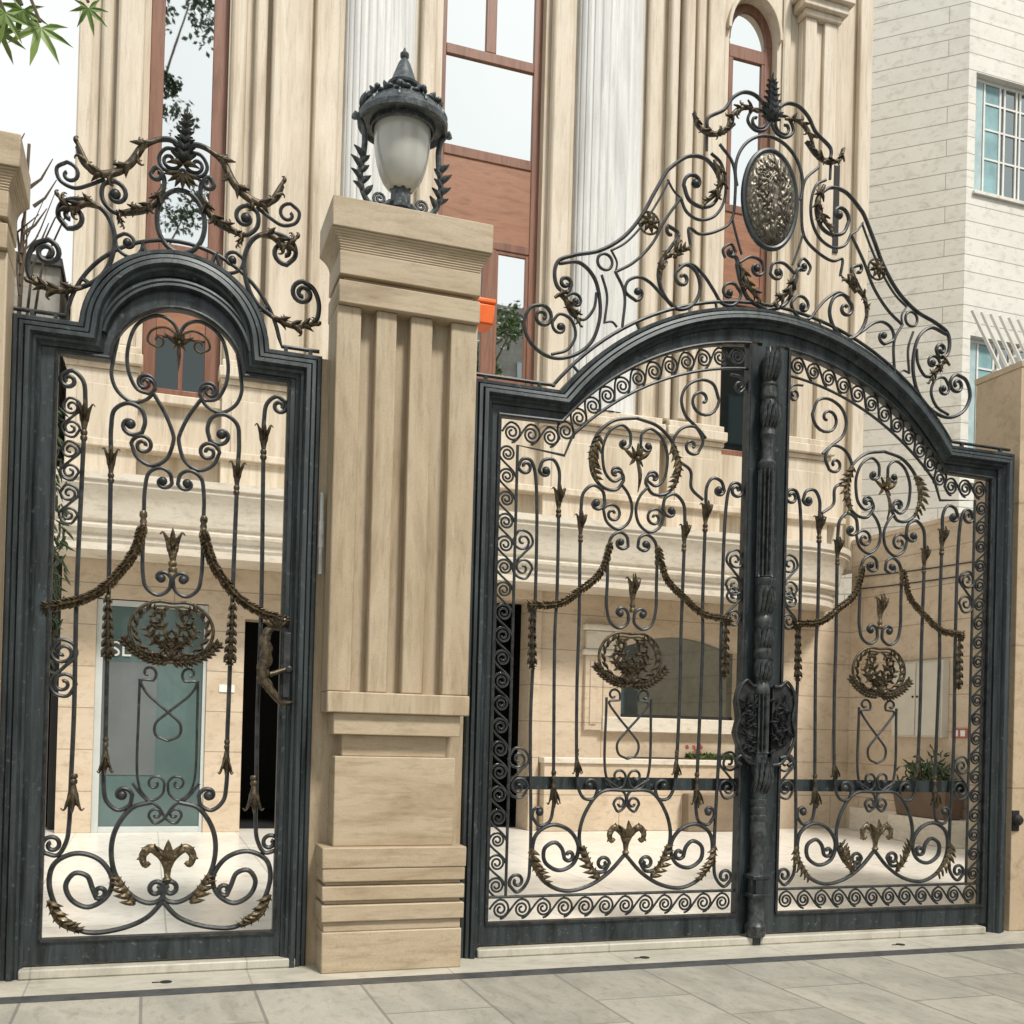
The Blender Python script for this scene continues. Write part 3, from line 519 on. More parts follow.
WORK = {'sl':[('bar',0.0105,[(0.5056,2.7622),(0.4648,2.7864),(0.4181,2.7478),(0.4047,2.6567),(0.4068,2.4701),(0.4172,1.7566),(0.4134,1.212),(0.4177,0.8883),(0.42,0.6941),(0.4301,0.6132),(0.4667,0.5512),(0.5222,0.5635)],(0.4774,2.739,1.2,0),(0.4892,0.5996,1.3,0)),('bar',0.0105,[(-0.1534,2.5371),(-0.1416,2.5903),(-0.1608,2.6459),(-0.2202,2.6666),(-0.2774,2.6282),(-0.2897,2.549),(-0.2868,2.3941),(-0.2798,1.7741),(-0.2762,1.2784),(-0.2746,1.1147),(-0.2768,0.8825),(-0.263,0.8022),(-0.2111,0.7588),(-0.1606,0.7822),(-0.1502,0.829)],(-0.2058,2.57,0.7,1),(-0.1955,0.8288,0.7,1)),('scroll',0.009,[(0.0001,3.0243),(-0.0314,3.075),(-0.0919,3.0973),(-0.1866,3.0435),(-0.2272,2.9202),(-0.2198,2.8119),(-0.1781,2.7362),(-0.126,2.7226)],None,(-0.1466,2.7717,1.4,0)),('scroll',0.009,[(-0.2632,3.0084),(-0.2883,2.8647),(-0.2948,2.7861),(-0.2653,2.7154),(-0.1984,2.6741),(-0.1328,2.6982),(-0.1001,2.7496)],None,(-0.1464,2.7623,0.6,0)),('scroll',0.0095,[(-0.1115,2.7324),(-0.049,2.6301),(-0.0135,2.5395),(-0.0115,2.5191),(-0.0432,2.4207),(-0.1093,2.3852),(-0.1737,2.419),(-0.2004,2.4816)],None,(-0.1488,2.4766,1.5,0)),('lyre_scroll',0.0095,[(-0.0132,2.3102),(-0.0235,2.3566),(-0.0645,2.379),(-0.1158,2.3531),(-0.1329,2.2776),(-0.1338,2.0973),(-0.1322,1.8781),(-0.1155,1.8088),(-0.0626,1.7763),(-0.0141,1.8048),(-0.0036,1.856)],(-0.0553,2.317,0.6,1),(-0.0499,1.8558,0.6,1)),('ribbon_knot',0.007,[(-0.0707,1.3719),(-0.1254,1.3697),(-0.1018,1.3146),(-0.0484,1.2646),(0.0082,1.216),(0.0562,1.1669),(0.0532,1.1146),(0.0118,1.0868)],(-0.094,1.4071,0.9,0),None),('bar',0.0065,[(-0.1316,1.3773),(-0.1321,1.2913),(-0.1324,1.1962),(-0.1271,0.8994),(-0.1033,0.8371),(-0.058,0.8059),(-0.0142,0.8375),(-0.008,0.8848)],None,(-0.0513,0.8844,1.2,0)),('scroll',0.007,[(0.1506,0.8861),(0.0992,0.8191),(0.0325,0.7746),(-0.0078,0.7148),(-0.0475,0.6961),(-0.0736,0.7275)],None,(-0.0413,0.7384,1.0,0)),('scroll',0.012,[(-0.0607,0.7965),(-0.1456,0.7713),(-0.2133,0.6812),(-0.2349,0.5729),(-0.2097,0.4484),(-0.134,0.3533),(-0.0593,0.32),(-0.0078,0.3373),(0.0087,0.3888)],None,(-0.0315,0.3866,1.2,0)),('base_scroll',0.012,[(0.0225,0.3255),(-0.0722,0.2499),(-0.2028,0.2),(-0.3468,0.1977),(-0.4484,0.2854),(-0.4971,0.4239),(-0.4758,0.5149),(-0.3853,0.5594),(-0.2842,0.5271),(-0.2267,0.4333),(-0.2506,0.3533),(-0.3284,0.3093),(-0.4006,0.3452),(-0.4266,0.4147),(-0.3898,0.4675),(-0.3367,0.4541),(-0.3122,0.3966),(-0.2937,0.3499)],None,(-0.2801,0.3758,1.0,0)),('@acanthus',0.03,[(-0.1256,0.3141),(-0.1563,0.3617),(-0.207,0.4561)],None,None),('@acanthus',0.03,[(-0.4992,0.3479),(-0.4473,0.2473),(-0.3609,0.1936)],None,None),('@garland',0.022,[(-0.1353,2.0971),(-0.1646,1.9851),(-0.2205,1.8871),(-0.3047,1.7879),(-0.4033,1.7272),(-0.5292,1.6885)],None,None),('@drop',0.024,[(-0.282,1.7507),(-0.2745,1.4799)],None,None),('@tulip',0.026,[(0.4068,2.4701),(0.405,2.6486)],None,None),('@tulip',0.024,[(-0.2838,2.2857),(-0.287,2.453)],None,None),('@tulip',0.03,[(-0.4068,0.9275),(-0.4076,0.7512)],None,None),('@tulip',0.022,[(-0.2741,1.0992),(-0.2708,0.9259)],None,None),('@collar',0.018,[(-0.1372,2.1675),(-0.1344,2.0659)],None,None),('#torch',0.026,[(0.0016,1.888),(-0.0039,2.0851)],None,None),('#medallion',0.01,[(0.0047,1.6118),(0.1991,1.6227),(0.009,1.4588)],None,None),('#palmette',0.09,[(0.0169,0.4201),(0.0143,0.6202)],None,None),('#pendant',0.05,[(-0.0001,3.0322),(0.0051,2.8427)],None,None),('+s',0.011,[(-0.4675,1.4859),(-0.4634,1.3407)],None,None)],'sc':[('crest_scroll',0.012,[(0.5765,3.3708),(0.629,3.3428),(0.6597,3.269),(0.6403,3.1741),(0.5506,3.1474),(0.435,3.1751),(0.3449,3.2449),(0.3007,3.3534),(0.2979,3.4556),(0.3367,3.5397),(0.3985,3.5766),(0.4746,3.5773),(0.5265,3.5475),(0.5384,3.491),(0.4976,3.4383)],(0.5807,3.3113,1.5,0),(0.4832,3.4983,1.0,0)),('crest_scroll',0.013,[(-0.0101,3.8997),(0.055,3.9384),(0.1283,3.9219),(0.191,3.871),(0.2299,3.802),(0.2937,3.7375),(0.3695,3.7133),(0.4379,3.7522),(0.4639,3.8222)],None,None),('crest_scroll',0.009,[(0.3449,3.6958),(0.4089,3.6561),(0.4731,3.629),(0.5364,3.6536),(0.5503,3.7084),(0.5083,3.7423)],None,(0.4995,3.6885,0.9,0)),('crest_scroll',0.011,[(0.1451,3.7598),(0.1221,3.796),(0.0866,3.7611),(0.0915,3.6733),(0.1498,3.5889),(0.2244,3.5579),(0.299,3.5496),(0.3513,3.6003),(0.3481,3.6706),(0.3012,3.6939)],(0.1157,3.763,0.7,0),(0.2967,3.6327,0.9,1)),('crest_scroll',0.009,[(0.1662,3.4391),(0.18,3.3842),(0.2178,3.3523),(0.2728,3.3743),(0.2899,3.4286),(0.2544,3.457)],None,(0.2382,3.4171,0.8,1)),('crest_scroll',0.009,[(0.0029,3.8095),(-0.0313,3.7899),(-0.0884,3.7959),(-0.1105,3.8419),(-0.0791,3.8941),(-0.0312,3.8977)],None,(-0.0583,3.8431,1.1,0)),('@acanthus',0.034,[(0.4288,3.1703),(0.5379,3.1428),(0.647,3.1646)],None,None),('@leaf',0.035,[(0.3613,3.557),(0.4242,3.5618),(0.4887,3.5278),(0.5386,3.5758)],None,None),('@leaf',0.038,[(0.1038,3.9295),(0.1784,3.8812),(0.2366,3.7841),(0.3065,3.7271),(0.3946,3.7155),(0.4673,3.8358)],None,None),('@leaf',0.03,[(0.092,3.6987),(0.1243,3.6287),(0.1744,3.5871),(0.2678,3.553)],None,None),('@leaf',0.018,[(0.2368,3.5538),(0.2807,3.536),(0.2573,3.487)],None,None),('#ring',0.011,[(-0.0022,3.5592),(0.1066,3.5792),(0.0019,3.4092)],None,None),('#plume',0.05,[(0.0007,3.8884),(0.0119,4.1373)],None,None)],'bl':[('bar',0.0095,[(-0.68,2.5747),(-0.6566,2.6208),(-0.6152,2.6207),(-0.5871,2.5659),(-0.5648,1.7241),(-0.5729,1.2495),(-0.555,0.5018),(-0.5681,0.3775),(-0.6244,0.3245),(-0.6664,0.3612)],(-0.639,2.5822,1.0,0),(-0.626,0.3819,1.2,0)),('bar',0.0095,[(-0.5623,2.5717),(-0.5404,2.6241),(-0.4853,2.6365),(-0.4502,2.5883),(-0.4464,2.4548),(-0.4413,1.9199),(-0.4476,1.7245),(-0.4341,0.9551),(-0.4321,0.7667),(-0.452,0.6961),(-0.5101,0.6776),(-0.5463,0.7199)],(-0.5238,2.5726,0.6,1),(-0.5087,0.7479,0.6,1)),('bar',0.0095,[(-0.1762,2.4335),(-0.1902,2.4961),(-0.2482,2.5222),(-0.3021,2.477),(-0.315,2.3884),(-0.3152,2.2139),(-0.3094,1.7703),(-0.3113,1.4154),(-0.2987,0.9724),(-0.2874,0.8776),(-0.2515,0.8223),(-0.1962,0.8225),(-0.1718,0.8784)],(-0.2282,2.4285,0.6,1),(-0.2259,0.8907,0.6,1)),('lyre_scroll',0.009,[(-0.0291,2.2089),(-0.0395,2.2612),(-0.0842,2.2815),(-0.1324,2.2485),(-0.1465,2.188),(-0.1487,2.0197),(-0.1476,1.8598),(-0.1226,1.7812),(-0.0692,1.7554),(-0.0206,1.7872),(-0.0184,1.8357)],(-0.0756,2.2276,0.6,1),(-0.0679,1.8358,0.6,1)),('scroll',0.0085,[(-0.031,2.7702),(-0.0364,2.8341),(-0.0834,2.8689),(-0.1493,2.8369),(-0.1922,2.7517),(-0.1952,2.6714),(-0.1755,2.5936),(-0.1272,2.5553),(-0.0786,2.5796)],(-0.0753,2.7716,0.6,1),(-0.1163,2.603,0.9,0)),('scroll',0.0095,[(-0.0228,2.9182),(-0.1366,2.8865),(-0.2352,2.7947),(-0.2682,2.6794),(-0.2461,2.5702),(-0.1785,2.5133),(-0.1084,2.5123),(-0.0676,2.5647)],None,(-0.1106,2.5892,0.5,0)),('scroll',0.0085,[(-0.083,2.547),(-0.0373,2.4952),(-0.0121,2.4218),(-0.0328,2.3376),(-0.097,2.2965),(-0.161,2.3309),(-0.1839,2.3976)],None,(-0.1274,2.3772,1.4,0)),('ribbon_knot',0.007,[(-0.0579,1.3607),(-0.1191,1.3506),(-0.0642,1.2722),(0.0088,1.1937),(0.0642,1.1224),(0.0534,1.0656),(0.0132,1.0407)],(-0.0938,1.3883,1.0,0),None),('bar',0.0075,[(-0.1355,1.374),(-0.1249,0.9426),(-0.0793,0.879),(-0.0267,0.8874),(-0.0069,0.9358)],None,(-0.0512,0.9434,1.0,0)),('scroll',0.008,[(0.1325,0.9291),(0.062,0.888),(0.0098,0.8474),(-0.006,0.783),(-0.0493,0.7508),(-0.0768,0.7909)],None,(-0.0382,0.7958,1.0,0)),('scroll',0.0105,[(-0.0262,0.8681),(-0.1487,0.8594),(-0.2408,0.7509),(-0.275,0.6242),(-0.2513,0.5131),(-0.1886,0.4327),(-0.1275,0.4235),(-0.0922,0.4708)],None,(-0.1323,0.4683,1.1,0)),('base_scroll',0.0115,[(0.0193,0.5173),(-0.1011,0.415),(-0.2207,0.3459),(-0.357,0.3256),(-0.4766,0.3833),(-0.5401,0.5016),(-0.5253,0.6262),(-0.4347,0.6804),(-0.3322,0.6483),(-0.2784,0.5609),(-0.3099,0.4665),(-0.394,0.4365),(-0.4712,0.4849),(-0.4732,0.5553),(-0.4152,0.5861),(-0.3754,0.5542),(-0.3585,0.4988)],None,(-0.3317,0.5142,0.9,0)),('@acanthus',0.03,[(-0.1525,0.3842),(-0.2154,0.4649),(-0.2529,0.5686)],None,None),('@acanthus',0.028,[(-0.5566,0.5563),(-0.5375,0.4704),(-0.4559,0.3625)],None,None),('@acanthus',0.03,[(-0.2214,2.7963),(-0.2682,2.6794),(-0.2279,2.5402)],None,None),('@garland',0.019,[(-0.1437,2.2123),(-0.2,2.0479),(-0.3178,1.9441),(-0.4347,1.8653),(-0.5932,1.8441)],None,None),('@drop',0.022,[(-0.5878,1.832),(-0.5809,1.5298)],None,None),('@tulip',0.025,[(-0.4445,2.329),(-0.4475,2.4941)],None,None),('@tulip',0.022,[(-0.3133,2.2061),(-0.3161,2.3645)],None,None),('@tulip',0.022,[(-0.4329,0.9708),(-0.4326,0.7824)],None,None),('@tulip',0.018,[(-0.3021,1.0911),(-0.298,0.9487)],None,None),('@collar',0.016,[(-0.1472,2.212),(-0.1497,2.1157)],None,None),('#torch',0.022,[(0.0044,1.8451),(0.0022,2.0468)],None,None),('#medallion',0.01,[(0.0115,1.597),(0.2035,1.6061),(0.0158,1.4439)],None,None),('#palmette',0.075,[(0.0193,0.5173),(0.014,0.7025)],None,None),('#flower',0.06,[(-0.0128,2.7561),(-0.0094,2.5141)],None,None),('+s',0.009,[(-0.6442,2.1862),(-0.6402,2.0434)],None,None),('+s',0.009,[(-0.6362,1.0304),(-0.632,0.883)],None,None),('+t',0.009,[(0.416,3.1857),(0.5114,3.1319),(0.5049,3.0312),(0.4217,2.9876),(0.3088,3.0395)],None,None),('!upper_scroll',0.009,[(0.5129,3.0822),(0.4727,3.1684),(0.3974,3.1832),(0.3096,3.1385),(0.2751,3.0599),(0.3015,2.9728),(0.3774,2.9078),(0.4167,2.838),(0.387,2.7684)],(0.4063,3.0685,1.2,0),(0.347,2.8035,1.0,0)),('!upper_scroll',0.009,[(0.4348,2.8566),(0.368,2.9116),(0.2853,2.8968),(0.2289,2.8163),(0.2442,2.7279),(0.3417,2.6645),(0.352,2.5666),(0.4262,2.5079)],None,None)],'bc':[('ridge_scroll',0.011,[(-1.2105,3.5872),(-1.2322,3.5438),(-1.2861,3.5606),(-1.3092,3.6276),(-1.2901,3.7017),(-1.2074,3.7473),(-1.0541,3.7998),(-0.9151,3.8966),(-0.8072,4.0327),(-0.7306,4.1789),(-0.6531,4.3191),(-0.6413,4.3323),(-0.5215,4.4251),(-0.4132,4.4293),(-0.3358,4.3547),(-0.3225,4.2739),(-0.3624,4.1857),(-0.4333,4.1557),(-0.5145,4.1816),(-0.5506,4.2571)],(-1.2459,3.5927,1.0,0),(-0.4787,4.2781,0.7,1)),('crest_scroll',0.0105,[(-1.2822,3.6917),(-1.168,3.7156),(-1.081,3.6515),(-1.0416,3.5286),(-1.043,3.4134),(-1.0894,3.2916),(-1.192,3.2082),(-1.3132,3.1811),(-1.4275,3.2351),(-1.4749,3.3334),(-1.4405,3.4299),(-1.3738,3.4545)],None,(-1.3735,3.3911,1.4,0)),('crest_scroll',0.0085,[(-1.3137,3.198),(-1.2235,3.2364),(-1.1784,3.3214),(-1.2098,3.4021),(-1.2745,3.4206),(-1.3126,3.375)],None,(-1.2695,3.3532,0.9,1)),('crest_scroll',0.0085,[(-1.0631,3.5683),(-1.0761,3.4801),(-1.1362,3.4106),(-1.2061,3.4312),(-1.2429,3.4894)],None,(-1.185,3.5015,1.0,1)),('inner_rail',0.0085,[(-0.9569,3.6982),(-0.8478,3.7705),(-0.7386,3.8917),(-0.6614,4.0378),(-0.5701,4.1774)],None,None),('inner_rail',0.0065,[(-0.9838,3.8121),(-0.8985,3.8706),(-0.7978,3.9877),(-0.7051,4.1398),(-0.6433,4.2621)],None,None),('inner_rail',0.0075,[(-1.0347,3.6708),(-1.0003,3.564),(-1.0117,3.4109)],None,None),('inner_rail',0.0085,[(-0.9539,3.7017),(-0.897,3.5952),(-0.904,3.3984)],None,None),('inner_rail',0.0065,[(-1.0118,3.4153),(-0.9649,3.4253),(-0.9358,3.4008)],None,None),('inner_rail',0.006,[(-0.984,3.8193),(-0.9459,3.7536),(-0.9538,3.6988)],None,None),('inner_rail',0.006,[(-0.6517,4.2678),(-0.609,4.2098),(-0.5669,4.181)],None,None),('crest_scroll',0.009,[(-0.8258,3.563),(-0.8908,3.6034),(-0.8766,3.6638),(-0.8136,3.6961),(-0.7487,3.6806),(-0.649,3.6059),(-0.5655,3.5572)],(-0.8193,3.615,0.5,1),None),('crest_scroll',0.0105,[(-0.641,4.0121),(-0.5776,3.9793),(-0.6244,3.8898),(-0.6793,3.8067),(-0.693,3.7163),(-0.6492,3.6132),(-0.5655,3.5572),(-0.4755,3.5966),(-0.4314,3.6929),(-0.4592,3.785),(-0.5233,3.8142),(-0.5846,3.7639)],(-0.6188,3.9793,0.4,0),(-0.5425,3.734,1.0,0)),('crest_scroll',0.009,[(-0.5651,3.8017),(-0.4888,3.8216),(-0.4099,3.7728),(-0.3453,3.7004),(-0.2883,3.6332),(-0.2171,3.6347),(-0.168,3.7013),(-0.2046,3.7541)],None,(-0.2428,3.7004,0.8,1)),('crest_scroll',0.0085,[(-0.5683,4.1823),(-0.5279,4.1103),(-0.4498,4.0808),(-0.3572,4.1145),(-0.2997,4.1948),(-0.2841,4.3093),(-0.3191,4.4277),(-0.3831,4.4701)],None,None),('crest_scroll',0.0085,[(-0.4994,3.9229),(-0.51,4.0242),(-0.4475,4.0011),(-0.3392,4.0345),(-0.2466,4.1072),(-0.2221,4.2515),(-0.2402,4.4366),(-0.33,4.5339)],None,None),('crest_scroll',0.0105,[(-0.0242,4.7562),(-0.0504,4.8212),(-0.1083,4.8619),(-0.1807,4.8625),(-0.2511,4.8159),(-0.3043,4.7372),(-0.4119,4.6581),(-0.4024,4.5978),(-0.3238,4.5937),(-0.2389,4.6676)],None,None),('crest_scroll',0.009,[(-0.0071,4.7316),(-0.0381,4.6754),(-0.1025,4.6617),(-0.1521,4.7073),(-0.114,4.779),(-0.0492,4.779)],None,(-0.0929,4.7201,0.9,0)),('crest_scroll',0.008,[(-0.4114,4.4782),(-0.4144,4.5814)],None,None),('crest_scroll',0.012,[(-0.4978,4.674),(-0.4728,4.6104),(-0.4017,4.5744),(-0.3238,4.5909)],None,None),('crest_scroll',0.007,[(-0.2395,4.1364),(-0.2131,4.0504),(-0.1698,3.9321)],None,None),('crest_scroll',0.012,[(-0.1992,3.8676),(-0.1736,3.778),(-0.1172,3.6863),(0.0004,3.6414)],(-0.2305,3.8957,0.4,0),None),('crest_scroll',0.009,[(-0.1843,3.8836),(-0.1088,3.9302),(-0.0386,3.9153),(-0.0214,3.8573)],None,(-0.0684,3.8697,0.9,1)),('crest_scroll',0.008,[(-0.276,3.8946),(-0.2924,3.9384),(-0.2405,3.981),(-0.2089,3.9397)],None,(-0.2469,3.9357,0.6,1)),('#ring',0.009,[(-0.0059,4.4024),(0.219,4.4469),(-0.0129,4.6452)],None,None),('#shield',0.01,[(-0.0022,4.2742),(0.1704,4.3071),(0.0059,3.9948)],None,None),('@acanthus',0.035,[(-0.3663,4.4319),(-0.3233,4.3016),(-0.4289,4.1634)],None,None),('@leaf',0.03,[(-0.0893,4.7632),(-0.1701,4.7736),(-0.2484,4.7215),(-0.2933,4.628)],None,None),('@leaf',0.024,[(-0.5011,4.6802),(-0.4647,4.5983),(-0.3706,4.581),(-0.2624,4.6556)],None,None),('@leaf',0.026,[(-0.6844,3.703),(-0.6712,3.8081),(-0.5995,3.8794),(-0.577,3.9572)],None,None),('@leaf',0.026,[(-0.6064,3.8339),(-0.5585,3.8866),(-0.5177,3.9086)],None,None),('@leaf',0.028,[(-1.3071,3.5005),(-1.2773,3.5194),(-1.1988,3.4466),(-1.1585,3.3814)],None,None),('@leaf',0.034,[(-0.1839,3.8702),(-0.135,3.7709),(-0.0396,3.6784)],None,None),('@rosette',0.01,[(-0.758,4.0053),(-0.6967,4.0166)],None,None),('@small_ring',0.0085,[(-1.0181,3.7456),(-0.9743,3.7531)],None,None),('#plume',0.045,[(-0.008,4.7597),(-0.0189,5.0264)],None,None)]}
LFX = [(-3.609, 2.786), (-3.682, 2.787), (-3.508, 2.858), (-3.648, 2.816), (-3.692, 2.755)]
LSZ = [0.09775, 0.0765, 0.059500000000000004, 0.0765, 0.068]
SUN_AZ, SUN_E, SKY, EXPO = 160, 2.7, .098, .52
# ------------------------------------------------------------------ pedestrian gate
def arc(cx, cz, R, a0, a1, n=28):
    return [(cx+R*math.cos(math.radians(a0+(a1-a0)*i/n)), cz+R*math.sin(math.radians(a0+(a1-a0)*i/n))) for i in range(n+1)]
MOULD = [(0, .06), (0, -.04), (.006, -.052), (.018, -.052), (.022, -.045), (.026, -.062), (.04, -.066), (.044, -.058), (.048, -.078), (.064, -.082), (.070, -.072), (.074, -.058), (.084, -.054), (.090, -.040), (.10, -.030), (.10, .06)]
def mould(k): return [(d*k, y) for d, y in MOULD]
LIP = [(-.012, .012), (-.012, -.030), (-.004, -.034), (.004, -.028), (.004, .012)]

def ironwork(parent, group, tf, mirror=True):
    """lay every motif of a drawn half, and its mirror image, as separate parts"""
    for name, r, pts, c0, c1 in WORK[group]:
        tags = name[0] if name[0] in '@#+!' else ''
        if tags == '#': continue
        if mirror and tags == '' and name != 'upper_scroll':
            pts = [(0., q[1]) if (i in (0, len(pts)-1) and abs(q[0]) < .035 and not (c0 if i == 0 else c1)) else q for i, q in enumerate(pts)]
        for sgn in ((1, -1) if (mirror and tags != '!') else (1,)):
            if name == '+t': continue
            f = lambda p, sgn=sgn: tf((p[0]*sgn, p[1]))
            mb = MB(); kind = name.lstrip('@+!')
            if tags == '@':
                if kind == 'acanthus' or kind == 'leaf':
                    (acanthus if kind == 'acanthus' and group not in ('sc', 'bc') else curl_leaf)(mb, pts, r*(1.5 if kind == 'acanthus' and group not in ('sc', 'bc') else 1.35), f, mirror=sgn); mb.build('acanthus_leaf', 'bronze_dark' if group in ('sc', 'bc') else 'bronze', parent, 50)
                elif kind == 'garland': garland(mb, pts, r, f); mb.build('garland', 'bronze', parent, 50)
                elif kind == 'drop': drop(mb, pts, r, f); mb.build('leaf_drop', 'bronze_dark', parent, 50)
                elif kind == 'tulip': tulip(mb, pts, r, f); mb.build('tulip_collar', 'bronze_dark', parent, 50)
                elif kind == 'collar': collar(mb, f(pts[0]), f(pts[1]), r, -.004); mb.build('collar', 'bronze', parent, 50)
                elif kind == 'rosette':
                    c = f(pts[0]); R = abs(pts[1][0]-pts[0][0])
                    mb.tube([(c[0]+R*math.cos(a*PI/12), 0, c[1]+R*math.sin(a*PI/12)) for a in range(24)], .007, 6, True)
                    for k in range(8): blade(mb, c, k*PI/4, R*.95, R*.55, .3, -.004)
                    mb.ball((c[0], -.016, c[1]), R*.3); mb.build('rosette', 'bronze_dark', parent, 50)
                elif kind == 'small_ring':
                    c = f(pts[0]); R = abs(pts[1][0]-pts[0][0])
                    mb.tube([(c[0]+R*math.cos(a*PI/12), 0, c[1]+R*math.sin(a*PI/12)) for a in range(24)], r, 8, True); mb.build('ring', 'iron', parent)
            elif tags == '+':
                if sgn == 1 or group != 'sl': s_scroll(mb, pts[0], pts[1], r*.8, f); mb.build('s_scroll', 'iron', parent)
            else:
                scroll_mesh(mb, pts, c0, c1, r, f); mb.build(kind, 'iron', parent)
def get(group, name):
    return [w for w in WORK[group] if w[0] == name][0]
def medallion(parent, c, rx, rz, tf):
    m = thing_part('medallion', parent)
    return m
def build_medallion(parent, c, rx, rz):
    mb = MB(); x, z = c
    def heart(k, n=40):
        out = []
        for i in range(n+1):
            a = PI/2-2*PI*i/n; rr = 1-.13*math.exp(-((abs(a-PI/2) if a > -PI/2 else abs(a+3*PI/2))/.3)**2)
            out.append((x+rx*k*rr*math.cos(a), -.002, z+rz*k*rr*math.sin(a)))
        return out
    mb.tube(heart(1.0), .0085, 8); mb.tube(heart(.84), .0055, 6)
    for s in (-1, 1):
        for pts in ([(x, z-rz*.8), (x+s*rx*.12, z-rz*.2), (x+s*rx*.30, z+rz*.25), (x+s*rx*.45, z+rz*.55), (x+s*rx*.22, z+rz*.66), (x+s*rx*.14, z+rz*.42)],
                    [(x+s*rx*.05, z-rz*.6), (x+s*rx*.4, z-rz*.25), (x+s*rx*.58, z+rz*.05), (x+s*rx*.42, z+rz*.2), (x+s*rx*.3, z+rz*.02)],
                    [(x-s*rx*.3, z-rz*.75), (x+s*rx*.05, z-rz*.35), (x+s*rx*.34, z-rz*.45), (x+s*rx*.52, z-rz*.2), (x+s*rx*.42, z-rz*.05)]):
            c_ = smooth_curve(pts, .008); mb.tube([(q.x, -.008, q.y) for q in c_], rx*.045, 7, taper=lambda t: 1.2-.6*t)
            for i in range(3, len(c_)-2, 4):
                d = math.atan2(c_[i+1].y-c_[i].y, c_[i+1].x-c_[i].x)
                blade(mb, (c_[i].x, c_[i].y), d+.7*s, rx*.22, rx*.12, .3*s, -.012); blade(mb, (c_[i].x, c_[i].y), d-.7*s, rx*.18, rx*.10, -.3*s, -.010)
        for k in range(7):
            a = -1.15+k*.32; p = (x+s*rx*.80*math.cos(a), z+rz*.80*math.sin(a))
            blade(mb, p, (math.atan2(math.sin(a)*1, s*math.cos(a)))+s*.9, rx*.26, rx*.13, .2*s, -.008)
        base = smooth_curve([(x, z-rz*1.0), (x+s*rx*.5, z-rz*.93), (x+s*rx*.9, z-rz*.66), (x+s*rx*1.12, z-rz*.38)], .01)
        mb.tube([(q.x, -.012, q.y) for q in base], rx*.06, 7)
        for i in range(1, len(base)-1, 2):
            d = math.atan2(base[i+1].y-base[i].y, base[i+1].x-base[i].x)
            for t in (-.75, -.2, .5): blade(mb, (base[i].x, base[i].y), d+t, rx*.20, rx*.13, .3*t, -.016)
    for k in range(5): blade(mb, (x, z-rz*.95), PI/2+(k-2)*.42, rx*.32, rx*.18, .15*(k-2), -.02)
    return mb.build('medallion', 'bronze_dark', parent, 50)

AX_S = -3.24
PG = thing('pedestrian_gate', 'narrow arched black iron gate with scrollwork, left of the stone pillar with the lantern', 'gate', (AX_S, 0, 0))
tfS = lambda p: (AX_S+p[0], p[1])
hw, sh = .695, 3.0
AX_F = -3.262
outS = [(AX_F-hw, .0), (AX_F-hw, sh)] + arc(AX_S-.012, 2.975, .430, 176.5, 3.5) + [(AX_F+hw, sh), (AX_F+hw, .0)]
fb = MB().sweep(outS, mould(1.22)); fb.build('frame', 'frame', PG, 30)
ow = .515
inS = [(AX_S-ow-.01, .17), (AX_S-ow-.01, 2.855)] + arc(AX_S+.0, 2.835, .30, 176, 4) + [(AX_S+ow, 2.855), (AX_S+ow, .17)]
bead = [(q[0], q[1]) for q in arc(AX_S-.004, 2.90, .352, 168, 12)]
MB().sweep(bead, [(-.020, .0), (-.020, -.040), (-.012, -.05), (-.002, -.052), (.006, -.046), (.010, -.058), (.022, -.06), (.030, -.046), (.034, .0)]).build('arch_bead', 'frame', PG, 30)
mid = offset(outS, .112); mid[0] = (mid[0][0], .07); mid[-1] = (mid[-1][0], .07)
lf = MB(); lf.strip(mid, inS, -.018, .032)
lf.box(AX_F-.598, AX_F+.598, -.0181, .032, .055, .1699)
LEAF_S = lf.build('gate_leaf', 'frame', PG, 30)
MB().sweep(inS, LIP).box(AX_S-ow-.01, AX_S+ow+.01, -.03, .012, .158, .172).build('inner_trim', 'iron', LEAF_S, 30)
ironwork(LEAF_S, 'sl', tfS)
w = get('sl', '#torch')
mb = MB(); tulip(mb, w[2], .034, tfS, -.004); mb.build('torch', 'bronze', LEAF_S, 50)
w = get('sl', '#palmette'); mb = MB(); palmette(mb, tfS(w[2][0]), tfS(w[2][1]), .115, -.006); mb.build('palmette', 'bronze', LEAF_S, 50)
w = get('sl', '#medallion')[2]; build_medallion(LEAF_S, tfS((w[0][0], w[0][1])), abs(w[1][0]-w[0][0])*.98, abs(w[2][1]-w[0][1])*.98)
w = get('sl', '#pendant')[2]; mb = MB(); t, b = tfS(w[0]), tfS(w[1])
flower(mb, (t[0], t[1]-.01), b, .075); 
for s in (-1, 1):
    scroll_mesh(mb, [(0, w[0][1]-.02), (s*.06, w[0][1]+.015), (s*.125, w[0][1]-.01), (s*.14, w[0][1]-.06), (s*.10, w[0][1]-.085)], None, (s*.095, w[0][1]-.05, .8, 0), .006, tfS)
mb.build('pendant_flower', 'bronze_dark', LEAF_S, 50)
# tall twisted scrolls filling the side strip
for z in (2.62, 2.42, 2.22):
    mb = MB(); s_scroll(mb, (-.462, z), (-.462, z-.10), .0065, tfS); mb.build('s_scroll', 'iron', LEAF_S)
